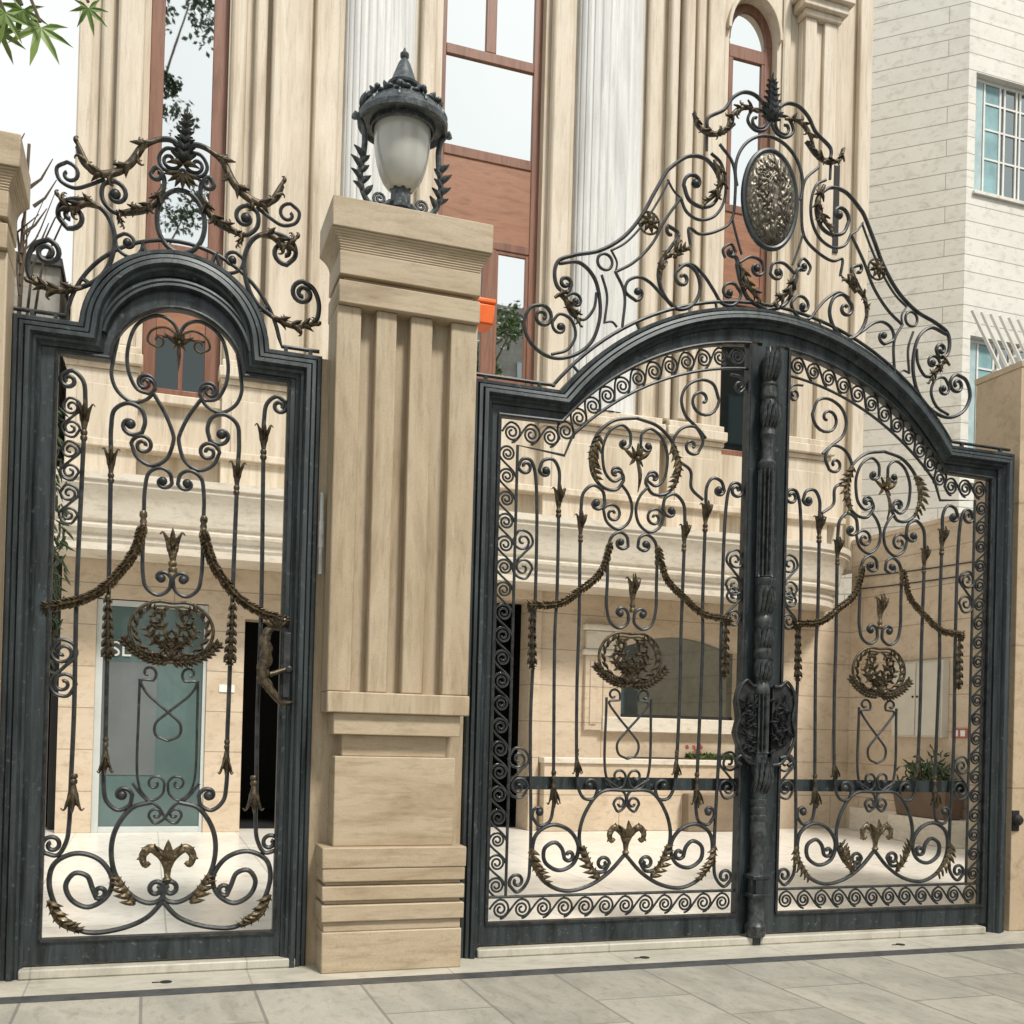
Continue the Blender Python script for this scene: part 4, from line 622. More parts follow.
# handle: leafy lever on a back plate
h = MB(); hx, hz = AX_S+.49, 1.47
h.box(hx+.035, hx+.085, -.036, -.016, hz-.16, hz+.16); 
h.lathe([(.012, 0), (.016, .01), (.014, .03), (.018, .045), (.010, .05)], (hx+.06, -.03, hz-.02), 10, (0, -1, 0))
HP = h.build('lock_plate', 'iron', LEAF_S, 40, .004)
h = MB()
c_ = smooth_curve([(hx-.01, hz+.19), (hx-.055, hz+.14), (hx-.05, hz+.04), (hx-.065, hz-.06), (hx-.02, hz-.13), (hx+.03, hz-.19)], .01)
h.tube([(q.x, -.07, q.y) for q in c_], .020, 10, taper=lambda t: .7+.6*math.sin(PI*t))
lobed(h, [(q.x, q.y) for q in c_], .034, -.074, (1, 1), .06, .5)
for k in range(5): blade(h, (hx-.01, hz+.17), .2+k*.5, .06, .034, .5, -.078)
blade(h, (hx+.02, hz-.18), -.5, .06, .035, .6, -.075)
h.tube([(hx-.03, -.07, hz-.05), (hx+.055, -.05, hz-.02), (hx+.06, -.03, hz-.02)], .012, 8)
h.build('handle', 'bronze_dark', LEAF_S, 50)
mb = MB(); mb.lathe([(.011, 0), (.011, .40)], (AX_F+hw+.014, -.075, 1.92), 10); mb.lathe([(.014, .13), (.014, .26)], (AX_F+hw+.014, -.075, 1.92), 10)
mb.build('hinge', 'galv', PG)
# crest of the pedestrian gate
AX_C = -3.245
tfC = lambda p: (AX_C+p[0], p[1])
rail = [(AX_F-hw, sh+.035), (AX_S-.50, sh+.035)] + arc(AX_S-.012, 2.975, .488, 168, 12) + [(AX_S+.48, sh+.035), (AX_F+hw-.01, sh+.035)]
cr = MB(); cr.tube([(a, 0, b) for a, b in rail], .010, 8)
for a in (150, 110, 70, 30):
    ca, sa = math.cos(math.radians(a)), math.sin(math.radians(a)); cr.tube([(AX_S-.012+ca*q, 0, 2.975+sa*q) for q in (.42, .455, .49)], .010, 6)
for x in (-.64, -.54, .50, .62): cr.box(AX_S+x-.009, AX_S+x+.009, -.009, .009, sh-.002, sh+.036)
CR_S = cr.build('crest', 'iron', PG)
ironwork(CR_S, 'sc', tfC)
w = get('sc', '#ring')[2]; c = tfC(w[0]); rx = abs(w[1][0]-w[0][0]); rz = abs(w[2][1]-w[0][1])
MB().tube([(c[0]+rx*math.cos(a*PI/20), 0, c[1]+rz*math.sin(a*PI/20)) for a in range(40)], .012, 8, True).build('oval_ring', 'iron', CR_S)
def plume(parent, base, top, w, mat='iron'):
    mb = MB(); h = top[1]-base[1]
    mb.tube([(base[0], -.005, base[1]), ((base[0]+top[0])/2, -.005, (base[1]+top[1])/2), (top[0], -.005, top[1])], w*.22, 8, taper=lambda t: 1.1-.7*t)
    n = 6
    for i in range(n):
        t = i/n; p = (base[0]+(top[0]-base[0])*t, base[1]+h*t); ww = w*(1.25-.75*t)
        for s in (-1, 1):
            blade(mb, p, PI/2-s*.62, ww*1.35, ww*.75, -.35*s, -.008); blade(mb, p, PI/2-s*.22, ww*1.3, ww*.7, -.2*s, -.02); blade(mb, p, PI/2-s*1.05, ww*1.0, ww*.55, -.35*s, .004)
    blade(mb, top, PI/2, w*.7, w*.3, 0, -.008)
    return mb.build('leaf_plume', mat, parent, 50)
w = get('sc', '#plume')[2]; plume(CR_S, tfC((0, w[0][1]-.05)), tfC((.012, w[1][1]-.05)), .040)
mb = MB(); z0 = w[0][1]
for k in range(7): blade(mb, (AX_C, z0-.10), -PI/2+(k-3)*.34, .085, .03, .1*(k-3), -.01)
for s in (-1, 1): blade(mb, (AX_C, z0-.06), PI/2-s*1.3, .07, .034, -.4*s, -.012)
mb.build('pendant_leaf', 'bronze_dark', CR_S, 50)

# ------------------------------------------------------------------ driveway gate
AX_B = -.01
DG = thing('driveway_gate', 'wide double-leaf black iron gate under a tall scrolled crest with an oval boss', 'gate', (AX_B, 0, 0))
hw, sh = 1.775, 3.0
Ro = 1.64
a_o = math.degrees(math.asin(1.29/Ro)); cz = sh - Ro*math.cos(math.radians(a_o))
outB = [(AX_B-hw, 0), (AX_B-hw, sh)] + arc(AX_B, cz, Ro, 90+a_o, 90-a_o, 44) + [(AX_B+hw, sh), (AX_B+hw, 0)]
MB().sweep(outB, mould(1.12)).build('frame', 'frame', DG, 30)
Ri = 1.66; bi = 1.27; zi = 2.835
a_i = math.degrees(math.asin(bi/Ri)); czi = zi - Ri*math.cos(math.radians(a_i))
def archz(x, R=Ri, c=None): 
    c = czi if c is None else c; return c+math.sqrt(R*R-(x-AX_B)**2)
mid = offset(outB, .096)
AXL, AXR = -.835, .812
for side in (-1, 1):
    n = 22; ia = []; oa = []
    xo = 1.62; xi = .135
    for i in range(n+1):
        x = bi+(xi-bi)*i/n; ia.append((AX_B+side*x, archz(AX_B+x)))
    inner = [(AX_B+side*xo, .17), (AX_B+side*xo, zi-.005)] + ia
    # outer boundary of the leaf follows the frame's inner edge
    def midz(x): 
        b = [q for q in mid[2:-2]]; xs = sorted(b, key=lambda q: abs(q[0]-(AX_B+side*x)))[0]; return xs
    cz2 = cz; Rm = Ro-.096
    xm = math.sqrt(max(0, Rm*Rm-(sh-.096-cz2)**2))
    outr = [(AX_B+side*(hw-.096), .06), (AX_B+side*(hw-.096), sh-.096)] + [(AX_B+side*x, cz2+math.sqrt(Rm*Rm-x*x)) for x in [xm+(.050-xm)*i/n for i in range(n+1)]]
    lf = MB(); lf.strip(outr, inner, -.018, .032)
    lf.box(*sorted((AX_B+side*.050, AX_B+side*xi)), -.0182, .032, .055, cz2+math.sqrt(Rm*Rm-.05**2)-.11)
    lf.box(*sorted((AX_B+side*(hw-.096), AX_B+side*xi)), -.0181, .032, .055, .1699)
    LF = lf.build('gate_leaf', 'frame', DG, 30)
    t = MB(); lip = inner + [(AX_B+side*xi, .17)]
    t.sweep(lip if side == -1 else lip[::-1], LIP); t.box(*sorted((AX_B+side*(xo+.008), AX_B+side*(xi-.008))), -.03, .012, .160, .173)
    t.build('inner_trim', 'iron', LF, 30)
    # scroll bands with their rails
    sX = AX_B+side*1.566
    fl = 1 if side == -1 else -1
    mb = MB(); running_scroll(mb, [(sX, .30), (sX, 2.70)], 20, .105, .0062, 0, fl); mb.build('scroll_band', 'iron', LF)
    mb = MB(); running_scroll(mb, [(AX_B+side*1.60, .237), (AX_B+side*.15, .237)], 12, .112, .0062, 0, fl); mb.build('scroll_band', 'iron', LF)
    ap = [(AX_B+side*1.60, 2.755), (AX_B+side*1.27, 2.755)] + [(AX_B+side*x, archz(AX_B+x)-.070) for x in [1.22+(.15-1.22)*i/24 for i in range(25)]]
    mb = MB(); running_scroll(mb, ap, 15, .118, .0062, 0, fl); mb.build('scroll_band', 'iron', LF)
    ri = [(AX_B+side*1.512, .30), (AX_B+side*1.512, 2.69), (AX_B+side*1.245, 2.665)] + [(AX_B+side*x, archz(AX_B+x)-.135) for x in [1.20+(.14-1.20)*i/24 for i in range(25)]]
    mb = MB(); mb.tube([(a, 0, b) for a, b in ri], .0085, 8); mb.tube([(AX_B+side*1.62, 0, .302), (AX_B+side*.13, 0, .302)], .0085, 8)
    mb.tube([(AX_B+side*1.612, -.004, .18), (AX_B+side*1.612, -.004, 2.82)], .006, 6); mb.build('inner_rail', 'iron', LF)
    MB().box(*sorted((AX_B+side*1.50, AX_B+side*.135)), .022, .030, .868, .938).build('crossbar', 'frame', LF, 30)
    AXm = AXL if side == -1 else AXR
    tf = (lambda p, a=AXm: (a+p[0], p[1])) if side == -1 else (lambda p, a=AXm: (a-p[0], p[1]))
    ironwork(LF, 'bl', tf)
    w = get('bl', '#torch'); mb = MB(); tulip(mb, w[2], .027, tf, -.004); mb.build('torch', 'bronze', LF, 50)
    w = get('bl', '#palmette')[2]; mb = MB(); palmette(mb, tf((0, w[0][1])), tf((0, w[1][1])), .105, -.006); mb.build('palmette', 'bronze', LF, 50)
    w = get('bl', '#medallion')[2]; build_medallion(LF, tf((0, w[0][1])), abs(w[1][0]-w[0][0])*.98, abs(w[2][1]-w[0][1])*.98)
    w = get('bl', '#flower')[2]; mb = MB(); flower(mb, tf((0, w[0][1])), tf((0, w[1][1])), .095); mb.build('flower', 'bronze', LF, 50)
    mb = MB(); c = (AX_B+side*.165, 3.19)
    scroll_mesh(mb, [(side*.24, 3.24), (side*.17, 3.23), (side*.145, 3.18), (side*.175, 3.145)], None, (side*.18, 3.18, 1.0, 0), .0075, lambda p: (AX_B+p[0], p[1])); mb.build('scroll', 'iron', LF)
    for z in (1.98,):
        mb = MB(); f = (lambda p: (AX_B-.185+p[0], p[1])) if side == -1 else (lambda p: (AX_B+.185-p[0], p[1]))
        s_scroll(mb, (0, z), (0, z-.12), .0075, f); mb.build('s_scroll', 'iron', LF)
    # carved half of the lock shield
    pl = [(.045, 1.47), (.09, 1.47), (.13, 1.50), (.175, 1.45), (.19, 1.38), (.175, 1.28), (.195, 1.20), (.16, 1.10), (.10, 1.03), (.045, 1.02)]
    pl = [(AX_B+side*a, b) for a, b in pl]
    mb = MB(); mb.prism(pl if side == 1 else pl[::-1], -.068, -.02)
    LK = mb.build('lock_shield', 'iron', LF, 40, .006)
    mb = MB()
    e = smooth_curve(pl, .012); mb.tube([(q.x, -.076, q.y) for q in e], .010, 8)
    for i in range(46):
        q = (AX_B+side*random.uniform(.06, .145), random.uniform(1.10, 1.40)); blade(mb, q, random.uniform(0, 6.28), .045, .022, random.choice((-.6, .6)), -.076)
    c_ = smooth_curve([(AX_B+side*.10, 1.06), (AX_B+side*.16, 1.07), (AX_B+side*.185, 1.04), (AX_B+side*.155, 1.02)], .01); mb.tube([(q.x, -.07, q.y) for q in c_], .013, 8)
    mb.build('lock_relief', 'iron', LK, 50)
# centre post
post = [(.058, .05), (.066, .07), (.066, .11), (.056, .125), (.050, .14), (.050, .27), (.060, .275), (.060, .295), (.052, .30), (.052, .375), (.062, .38), (.062, .40), (.050, .405),
        (.044, .42), (.040, .58), (.050, .60), (.052, .66), (.044, .70), (.052, .72), (.052, .735), (.044, .74), (.052, .765), (.052, .78), (.044, .785), (.052, .81), (.052, .825), (.044, .83), (.050, .86), (.046, .90),
        (.040, .95), (.050, .99), (.054, 1.03), (.046, 1.06), (.048, 1.09), (.048, 1.42), (.053, 1.43), (.053, 1.46), (.040, 1.49), (.048, 1.53), (.054, 1.58), (.044, 1.62), (.056, 1.64), (.056, 1.67), (.048, 1.69), (.054, 1.75), (.046, 1.80),
        (.054, 1.82), (.054, 1.85), (.044, 1.87), (.052, 1.93), (.056, 2.0), (.048, 2.04), (.056, 2.06), (.056, 2.08), (.047, 2.09), (.047, 2.70), (.054, 2.71), (.056, 2.74), (.040, 2.76), (.034, 2.83), (.040, 2.88), (.048, 2.90), (.044, 2.92),
        (.038, 2.95), (.050, 3.02), (.052, 3.08), (.040, 3.14), (.050, 3.16), (.050, 3.19), (.044, 3.24), (.052, 3.25), (.036, 3.28), (.046, 3.34), (.042, 3.42), (.022, 3.50), (.006, 3.54)]
post = [(r_*.92, z_ if z_ <= 2.95 else 2.95+(z_-2.95)*.78) for r_, z_ in post]
def seg(prof, a, b):
    return [q for q in prof if a-1e-6 <= q[1] <= b+1e-6]
PX = AX_B-.028
PC = (PX, -.062, 0)
sh_ = MB(); sh_.lathe(seg(post, .05, 1.09), PC, 24); 
CP = sh_.build('centre_post', 'post', DG, 30)
MB().lathe([(.050, 1.09)] + [(.050, 1.10+.02*i) for i in range(16)] + [(.050, 1.42)], PC, 84, None, (12, 1.095, 1.415, .50)).build('fluted_shaft', 'post', CP, 40)
MB().lathe([(.050, 2.09)] + [(.050, 2.10+.03*i) for i in range(20)] + [(.050, 2.70)], PC, 84, None, (12, 2.095, 2.69, .50)).build('fluted_shaft', 'post', CP, 40)
MB().lathe(seg(post, 1.42, 2.09), PC, 24).build('turned_collar', 'post', CP, 30)
MB().lathe(seg(post, 2.70, 3.54), PC, 24).build('turned_finial', 'post', CP, 30)
for z0, z1, ww in ((3.21, 3.385, .048), (2.94, 3.085, .052), (1.50, 1.62, .055), (1.68, 1.80, .05), (1.88, 2.03, .055), (.86, 1.06, .055)):
    mb = MB()
    H_ = z1-z0
    for k in range(2):
        for i in range(6-k):
            a = -1.15+2.3*i/(5-k); x = PX+ww*.78*math.sin(a)
            blade(mb, (x, z0+H_*.28*k), PI/2-a*.12, H_*(.85-.1*k), .030, .08*(1 if a > 0 else -1), -.062-ww*.86*math.cos(a), -1, 8)
    mb.build('leaf_band', 'post', CP, 50)
MB().box(PX-.062, PX+.062, -.128, -.02, .275, .295).box(PX-.062, PX+.062, -.128, -.02, .378, .40).box(PX-.04, PX+.04, -.124, -.03, .2951, .3779).build('clamp', 'frame', CP, 30, .003)
MB().box(PX-.024, PX+.024, -.085, -.04, .0, .06).build('drop_bolt', 'frame', CP, 30, .003)
mb = MB(); mb.box(AX_B-.05, AX_B+.05, -.0185, .033, .06, 3.535); mb.box(AX_B-.15, AX_B-.0505, -.0165, .0315, 3.44, 3.53); mb.box(AX_B+.0505, AX_B+.15, -.0165, .0315, 3.44, 3.53); mb.build('meeting_stile', 'frame', CP, 30)
# crest of the driveway gate
AX_D = -.03
tfD = lambda p: (AX_D+p[0], p[1])
rail = [(AX_B-hw, sh+.035), (AX_B-1.31, sh+.035)] + arc(AX_B, cz, Ro+.045, 90+a_o, 90-a_o, 44) + [(AX_B+1.31, sh+.035), (AX_B+hw, sh+.035)]
cr = MB(); cr.tube([(a, 0, b) for a, b in rail], .010, 8)
for a in (-46, -30, -12, 12, 30, 46):
    ca, sa = math.sin(math.radians(a)), math.cos(math.radians(a)); cr.tube([(AX_B+ca*q, 0, cz+sa*q) for q in (Ro-.01, Ro+.02, Ro+.047)], .009, 6)
for x in (-1.7, -1.4, 1.4, 1.7): cr.box(AX_B+x-.009, AX_B+x+.009, -.009, .009, sh-.002, sh+.036)
CR_B = cr.build('crest', 'iron', DG)
ironwork(CR_B, 'bc', tfD)
def ellipse(mb, c, rx, rz, r, n=48, y=0.): return mb.tube([(c[0]+rx*math.cos(a*2*PI/n), y, c[1]+rz*math.sin(a*2*PI/n)) for a in range(n)], r, 8, True)
w = get('bc', '#ring')[2]; wz = get('bc', '#shield')[2]
c = tfD((0, w[0][1])); rx = abs(w[1][0]-w[0][0]); rz = abs(w[2][1]-w[0][1])
mb = MB(); mb.tube([(c[0]+rx*math.cos(a), 0, c[1]+rz*math.sin(a)) for a in [(-.35+(PI+.7)*i/36) for i in range(37)]], .010, 8); mb.build('oval_ring', 'iron', CR_B)
c = tfD((0, wz[0][1])); rx = abs(wz[1][0]-wz[0][0])*.97; rz = abs(wz[2][1]-wz[0][1])*.97
mb = MB(); vs = []; fs = []; nr, na = 44, 150
from mathutils import noise as mnoise
for i in range(nr+1):
    for k in range(na):
        a = 2*PI*k/na; q = i/nr; x, z = rx*q*math.cos(a), rz*q*math.sin(a)
        p = Vector((x*34+6*math.sin(a*2)*q, 0, z*13+3*q)); rd = mnoise.noise(Vector((x*17, z*11, 1.3)))+.45*mnoise.noise(Vector((x*42+4, z*24, 7.7)))+1.1*math.sin(a*1.0)*q
        bumpv = (abs(math.sin(rd*7+q*3))-.5)*.013*min(1, q*4)*(1-q**6)
        vs.append((c[0]+x, -.012-.05*math.sqrt(max(0, 1-q*q))-bumpv, c[1]+z))
for i in range(nr):
    for k in range(na):
        k2 = (k+1) % na; fs.append((i*na+k, i*na+k2, (i+1)*na+k2, (i+1)*na+k))
mb.add(vs, fs)
SHD = mb.build('oval_boss', 'boss', CR_B, 60)
mb = MB(); vs = [(c[0]+rx*math.cos(2*PI*k/48), -.004, c[1]+rz*math.sin(2*PI*k/48)) for k in range(48)]; mb.prism([(v[0], v[2]) for v in vs], -.008, .012)
mb.build('boss_back', 'iron', SHD)
ellipse(MB(), c, rx*1.05, rz*1.04, .016, 48, -.012).build('boss_rim', 'frame', SHD)
w = get('bc', '#plume')[2]; plume(CR_B, (AX_D, w[0][1]-.02), (AX_D, w[1][1]-.05), .05)

# ------------------------------------------------------------------ stone pillars
def pillar(cx, label, group, BK):
    T = thing('gate_pillar', label, 'pillar', (cx, -.09, 0), group)
    yf, yb = -.22, .04; X = lambda h, f=0., b=0.: (cx-h, cx+h, yf-f, yb+b)
    b = MB()
    def lay(h, f, z0, z1): b.box(cx-h, cx+h, yf-f, yb+f, z0, z1)
    lay(.345, .02, 0, .195); lay(.34, .012, .195, .245); lay(.352, .03, .245, .325); lay(.335, .008, .325, .345); lay(.352, .03, .345, .415); lay(.335, .008, .415, .435); lay(.352, .03, .435, .50); lay(.356, .034, .50, .60)
    b.build('pedestal', 'block', T, 30, .006)
    MB().box(cx-BK[0], cx+BK[1], -.035, yb-.002, 0, 2.99).build('backing', 'shaft', T, 30)
    b = MB(); lay(.30, -.02, .60, 1.035); lay(.262, -.06, 1.035, 1.14); lay(.315, .0, 1.14, 1.245); b.build('plinth', 'block', T, 30, .005)
    b = MB(); lay(.352, .03, 1.245, 1.345); b.build('base_band', 'shaft', T, 30, .006)
    b = MB(); b.box(cx-.30, cx+.30, yf+.07, yb-.015, 1.345, 3.20)
    b.build('shaft_core', 'shaft', T, 30)
    f = [(-.352, -.235), (-.160, -.060), (.010, .120), (.215, .352)]
    for x0, x1 in f: MB().box(cx+x0, cx+x1, yf, yb, 1.346, 3.20).build('shaft_fillet', 'shaft', T, 30, .007)
    b = MB(); lay(.352, .03, 3.20, 3.31); lay(.325, .0, 3.31, 3.335); lay(.352, .03, 3.335, 3.45); b.build('architrave', 'block', T, 30, .005)
    b = MB(); n = 8; pr = []
    for i in range(n+1):
        t = i/n; pr.append((.352+.045*t*t, .0+.035*t*t+.03, 3.45+.09*t))
    for (h0, f0, z0), (h1, f1, z1) in zip(pr, pr[1:]): b.taper((cx-h0, cx+h0, yf-f0, yb+f0), (cx-h1, cx+h1, yf-f1, yb+f1), z0, z1)
    lay(.398, .07, 3.541, 3.685); b.build('cap', 'block', T, 30, .005)
    return T
pillar(-2.176, 'fluted travertine gate pillar carrying the lantern, standing between the two iron gates', 'stone gate pillars', (.40, .385))
pillar(-4.312, 'travertine pillar cut by the left edge of the view, beside the narrow gate', 'stone gate pillars', (.38, .36))
# lantern on the pillar
LX, LY, LZ = -2.212, -.11, 3.71
PL = thing('post_lantern', 'dark metal lantern with frosted oval globe and leafy arms, on top of the pillar', 'lantern', (LX, LY, LZ))
b = MB(); b.lathe([(.05, 0), (.05, .09)], (LX, LY, 3.66), 8); b.build('plinth', 'lamp_metal', PL, 30, .004)
MB().lathe([(.060, 0.015), (.060, .03), (.052, .035), (.050, .11), (.058, .115), (.058, .13)], (LX, LY, LZ), 8).build('base', 'lamp_metal', PL, 30)
gl = [(.05, .112), (.070, .125), (.092, .155), (.110, .195), (.123, .24), (.132, .29), (.138, .34), (.141, .39), (.142, .43), (.137, .48), (.13, .52)]
MB().lathe(gl, (LX, LY, LZ), 32).build('globe', 'opal', PL, 60)
MB().lathe([(.12, .49), (.145, .44), (.152, .425), (.160, .43), (.165, .455), (.200, .46), (.214, .44), (.224, .445), (.226, .475), (.21, .505), (.18, .545), (.15, .58), (.115, .605), (.080, .62), (.062, .64), (.080, .655), (.083, .668), (.065, .685), (.050, .73), (.030, .785), (.016, .81), (.022, .822), (.022, .838), (.010, .85), (.004, .87)], (LX, LY, LZ), 36).build('hood', 'lamp_metal', PL, 30)
for s in (-1, 1):
    for q, (ax_, ay_) in enumerate(((1, 0),)):
        b = MB()
        P = lambda u, z: (LX+s*u*ax_, LY+s*u*ay_, LZ+z)
        pts = smooth_curve([(.05, .05), (.10, .015), (.16, .025), (.195, .09), (.205, .18), (.192, .27), (.188, .36), (.20, .42), (.222, .455), (.235, .47), (.243, .445)], .012)
        b.tube([P(c.x, c.y) for c in pts], .015, 8)
        for c0 in ((.105, .055),):
            b.tube([P(c0[0]+.035*(1-i/22)*math.cos(i*.55-1.2), c0[1]+.035*(1-i/22)*math.sin(i*.55-1.2)) for i in range(20)], .008, 6)
        A = b.build('arm', 'lamp_metal', PL)
        b = MB()
        for (u, z, d, ln, sd) in ((.175, .055, 1.75, .06, 1), (.19, .075, .95, .06, -1), (.198, .11, 2.0, .06, 1), (.202, .13, 1.05, .065, -1), (.205, .165, 2.0, .055, 1), (.206, .19, 1.15, .07, -1), (.198, .22, 1.95, .05, 1), (.198, .245, 1.2, .065, -1)):
            blade(b, (LX+s*u, LZ+z), d if s == 1 else PI-d, ln, .036, .35*s*sd, LY-.012, -1, 7)
        b.build('leaf_spray', 'lamp_metal', A, 50)
b = MB()
for k in range(10):
    a = 2*PI*k/10; rr = .20
    b.tube([(LX+math.cos(a)*(rr+.015*math.sin(t*6)), LY+math.sin(a)*(rr+.015*math.sin(t*6)), LZ+.475+.085*t) for t in [i/6 for i in range(7)]], .010, 6, taper=lambda t: 1.1-.7*t)
    b.ball((LX+math.cos(a)*.19, LY+math.sin(a)*.19, LZ+.565), .016, 6)
for k in range(26):
    a = 2*PI*k/26; b.ball((LX+math.cos(a)*.175, LY+math.sin(a)*.175, LZ+.548+.012*(k % 2)), .020, 6, (1, 1, .6))
for k in range(14):
    a = 2*PI*k/14; x, y = LX+math.cos(a)*.165, LY+math.sin(a)*.165
    blade(b, (x, LZ+.535), PI/2-.5*math.cos(a), .058, .040, -.25*math.cos(a), y, -1 if math.sin(a) < 0 else 1, 7)
for s in (-1, 1):
    for (u, z, d, ln) in ((.205, .495, 1.25, .085), (.185, .53, 1.5, .08), (.155, .565, 1.7, .06)): blade(b, (LX+s*u, LZ+z), d if s == 1 else PI-d, ln, .035, .5*s, LY-.01, -1, 7)
b.build('hood_cresting', 'lamp_metal', PL, 50)
PL.scale = (1, 1, .95); PL.location.z = LZ+.035
# orange box behind the pillar
OB = thing('junction_box', 'small orange plastic box fixed to the back of the lantern pillar, under its cap', 'box', (-1.72, .20, 3.3))
b = MB(); b.taper((-1.765, -1.625, .15, .28), (-1.77, -1.62, .145, .285), 3.365, 3.475); b.box(-1.775, -1.615, .14, .29, 3.4735, 3.505); b.build('cover', 'orange', OB, 30, .010)
MB().box(-1.90, -1.76, .03, .25, 3.40, 3.46).build('bracket', 'galv', OB, 30, .003)

# right pier
RP = thing('stone_pier', 'plain tan stone pier at the right edge of the view, carrying the white lattice', 'pier', (2.3, .1, 0))
MB().box(1.822, 3.6, -.03, .36, 0, 3.56).build('pier_body', 'tanwall', RP, 30, .004)
MB().box(1.815, 3.65, -.035, .37, 3.5601, 3.60).build('coping', 'tanwall', RP, 30, .004)
mb = MB(); mb.lathe([(.03, 0), (.035, .01), (.035, .03), (.02, .05)], (1.85, -.03, .70), 12, (0, -1, 0)); mb.box(1.822, 1.878, -.038, -.028, .63, .76)
tag(mb.build('door_stop', 'black', None, 30, .003, (1.85, -.03, .7)), 'small black knob fitting on the pier beside the right gate post, near knee height', 'fitting')
b = MB(); 
LT = thing('lattice_fence', 'white slatted lattice fence leaning on top of the right stone pier', 'fence', (2.4, .3, 3.6))
for i in range(19):
    x = 1.84+i*.075
    MB().add([], []).tube([(x+.08, .22, 3.58), (x-.24, .17, 3.96)], .012, 6).build('slat', 'white', LT)
for i in range(15):
    x = 1.92+i*.09
    MB().tube([(x, .245, 3.60), (x+.26, .20, 3.97)], .012, 6).build('slat', 'white', LT)
MB().box(1.84, 3.4, .20, .24, 3.60, 3.625).build('rail', 'white', LT)

# ------------------------------------------------------------------ ground
def sheet(name, mat, x0, x1, y0, y1, z, z2=None):
    mb = MB(); z2 = z if z2 is None else z2
    mb.add([(x0,y0,z),(x1,y0,z),(x1,y1,z2),(x0,y1,z2)], [(0,1,2,3)]); return struct(mb.build(name, mat, None, 0))
sheet('ground', 'asphalt', -150, 150, -150, 150, -.02)
sheet('pavement', 'slab', -14, 14, -7, -.472, -.002)
b = MB(); b.box(-14, 14, -.472, -.362, -.03, .0); struct(b.build('granite_strip', 'band', None, 0))
b = MB(); b.box(-14, 14, -.362, .35, -.03, .0); struct(b.build('threshold', 'kerb', None, 0))
b = MB(); b.box(-3.85, -2.62, -.075, .10, 0, .045); b.box(-1.69, 1.60, -.075, .10, 0, .045); struct(b.build('door_sill', 'kerb', None, 30, .008))
sheet('courtyard', 'yard', -9, 5.5, .35, 12, .0)
for x, lab in ((-3.22, 'dark floor socket set in the threshold before the narrow gate'), (-.82, 'dark floor socket set in the threshold before the left leaf of the wide gate'), (.82, 'dark floor socket set in the threshold before the right leaf of the wide gate')):
    mb = MB(); mb.lathe([(.026, -.004), (.026, .003), (.016, .004)], (x, -.24, 0), 16); mb.box(x-.06, x+.0, -.247, -.237, .0, .0035)
    tag(mb.build('floor_socket', 'black', None, 30, 0, (x, -.24, 0)), lab, 'floor socket', 'floor sockets in the threshold')

# ------------------------------------------------------------------ house
H = thing('house', 'tall stone house with red-brown framed windows and a rounded balcony, behind the gates', 'house', (.6, 6.4, 0))
G = 6.4
def wall_box(x0, x1, z0, z1, y0=G, y1=G+.35, mat='courses', name='wall', bevel=0): return MB().box(x0, x1, y0, y1, z0, z1).build(name, mat, H, 30, bevel)
w = MB()
for x0, x1, z0, z1 in ((-4.2, -3.86, 0, 2.95), (-3.86, -2.75, 2.43, 2.95), (-2.75, -2.37, 0, 2.95), (-2.37, -1.55, 2.30, 2.95), (-1.55, -.10, 0, 2.95), (-.10, .91, 2.70, 2.95), (.91, 2.10, 0, 2.95), (2.10, 3.72, 0, 1.37), (3.72, 5.42, 0, 2.95)):
    w.box(x0, x1, G, G+.35, z0, z1)
# arched lintel of the niche window
lint = [(2.10, 2.95), (2.10, 2.22)] + [(2.10+1.62*i/20, 2.22+.17*math.sin(PI*i/20)) for i in range(1, 20)] + [(3.72, 2.22), (3.72, 2.95)]
w.prism(lint[::-1], G, G+.35)
w.build('ground_floor_wall', 'courses', H, 30)
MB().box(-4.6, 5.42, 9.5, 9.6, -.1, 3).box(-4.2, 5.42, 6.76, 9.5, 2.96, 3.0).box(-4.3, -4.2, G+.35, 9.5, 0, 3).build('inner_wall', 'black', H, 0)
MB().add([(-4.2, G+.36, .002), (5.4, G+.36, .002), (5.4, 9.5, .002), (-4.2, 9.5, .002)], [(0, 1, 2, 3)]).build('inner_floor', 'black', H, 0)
# glass door
d = MB(); d.box(-3.86, -3.79, 6.43, 6.50, 0, 2.42).box(-2.79, -2.75, 6.43, 6.50, 0, 2.42).box(-3.79, -2.79, 6.43, 6.50, 2.36, 2.42).box(-3.79, -2.79, 6.43, 6.50, 0, .06)
DR = d.build('door', 'doorframe', H, 30, .004)
MB().box(-3.789, -2.791, 6.455, 6.475, .061, 2.359).build('glass_panel', 'teal', DR, 0)
MB().box(-3.787, -3.25, 6.446, 6.4545, .60, 1.78).build('glass_film', 'teal_grey', DR, 0)
cu = bpy.data.curves.new('lettering', 'FONT'); cu.body = 'SE'; cu.size = .22; cu.extrude = .004
to = bpy.data.objects.new('lettering_source', cu); COL.objects.link(to); bpy.context.view_layer.update()
me = bpy.data.meshes.new_from_object(to.evaluated_get(bpy.context.evaluated_depsgraph_get())); bpy.data.objects.remove(to)
lt = bpy.data.objects.new('lettering', me); COL.objects.link(lt); me.materials.clear(); me.materials.append(M['white']); lt.parent = DR; lt.rotation_euler = (PI/2, 0, 0)
lt.location = Vector((-3.72, 6.440, 1.84)) - world_loc(DR)
MB().box(-2.62, -2.46, G-.012, G-.002, 1.50, 1.58).build('name_plate', 'white', H, 30, .002)
MB().box(.915, 1.03, G-.05, G-.001, 0, 2.72).box(-.12, 1.03, G-.05, G-.001, 2.7205, 2.84).build('door_trim', 'courses', H, 30, .006)
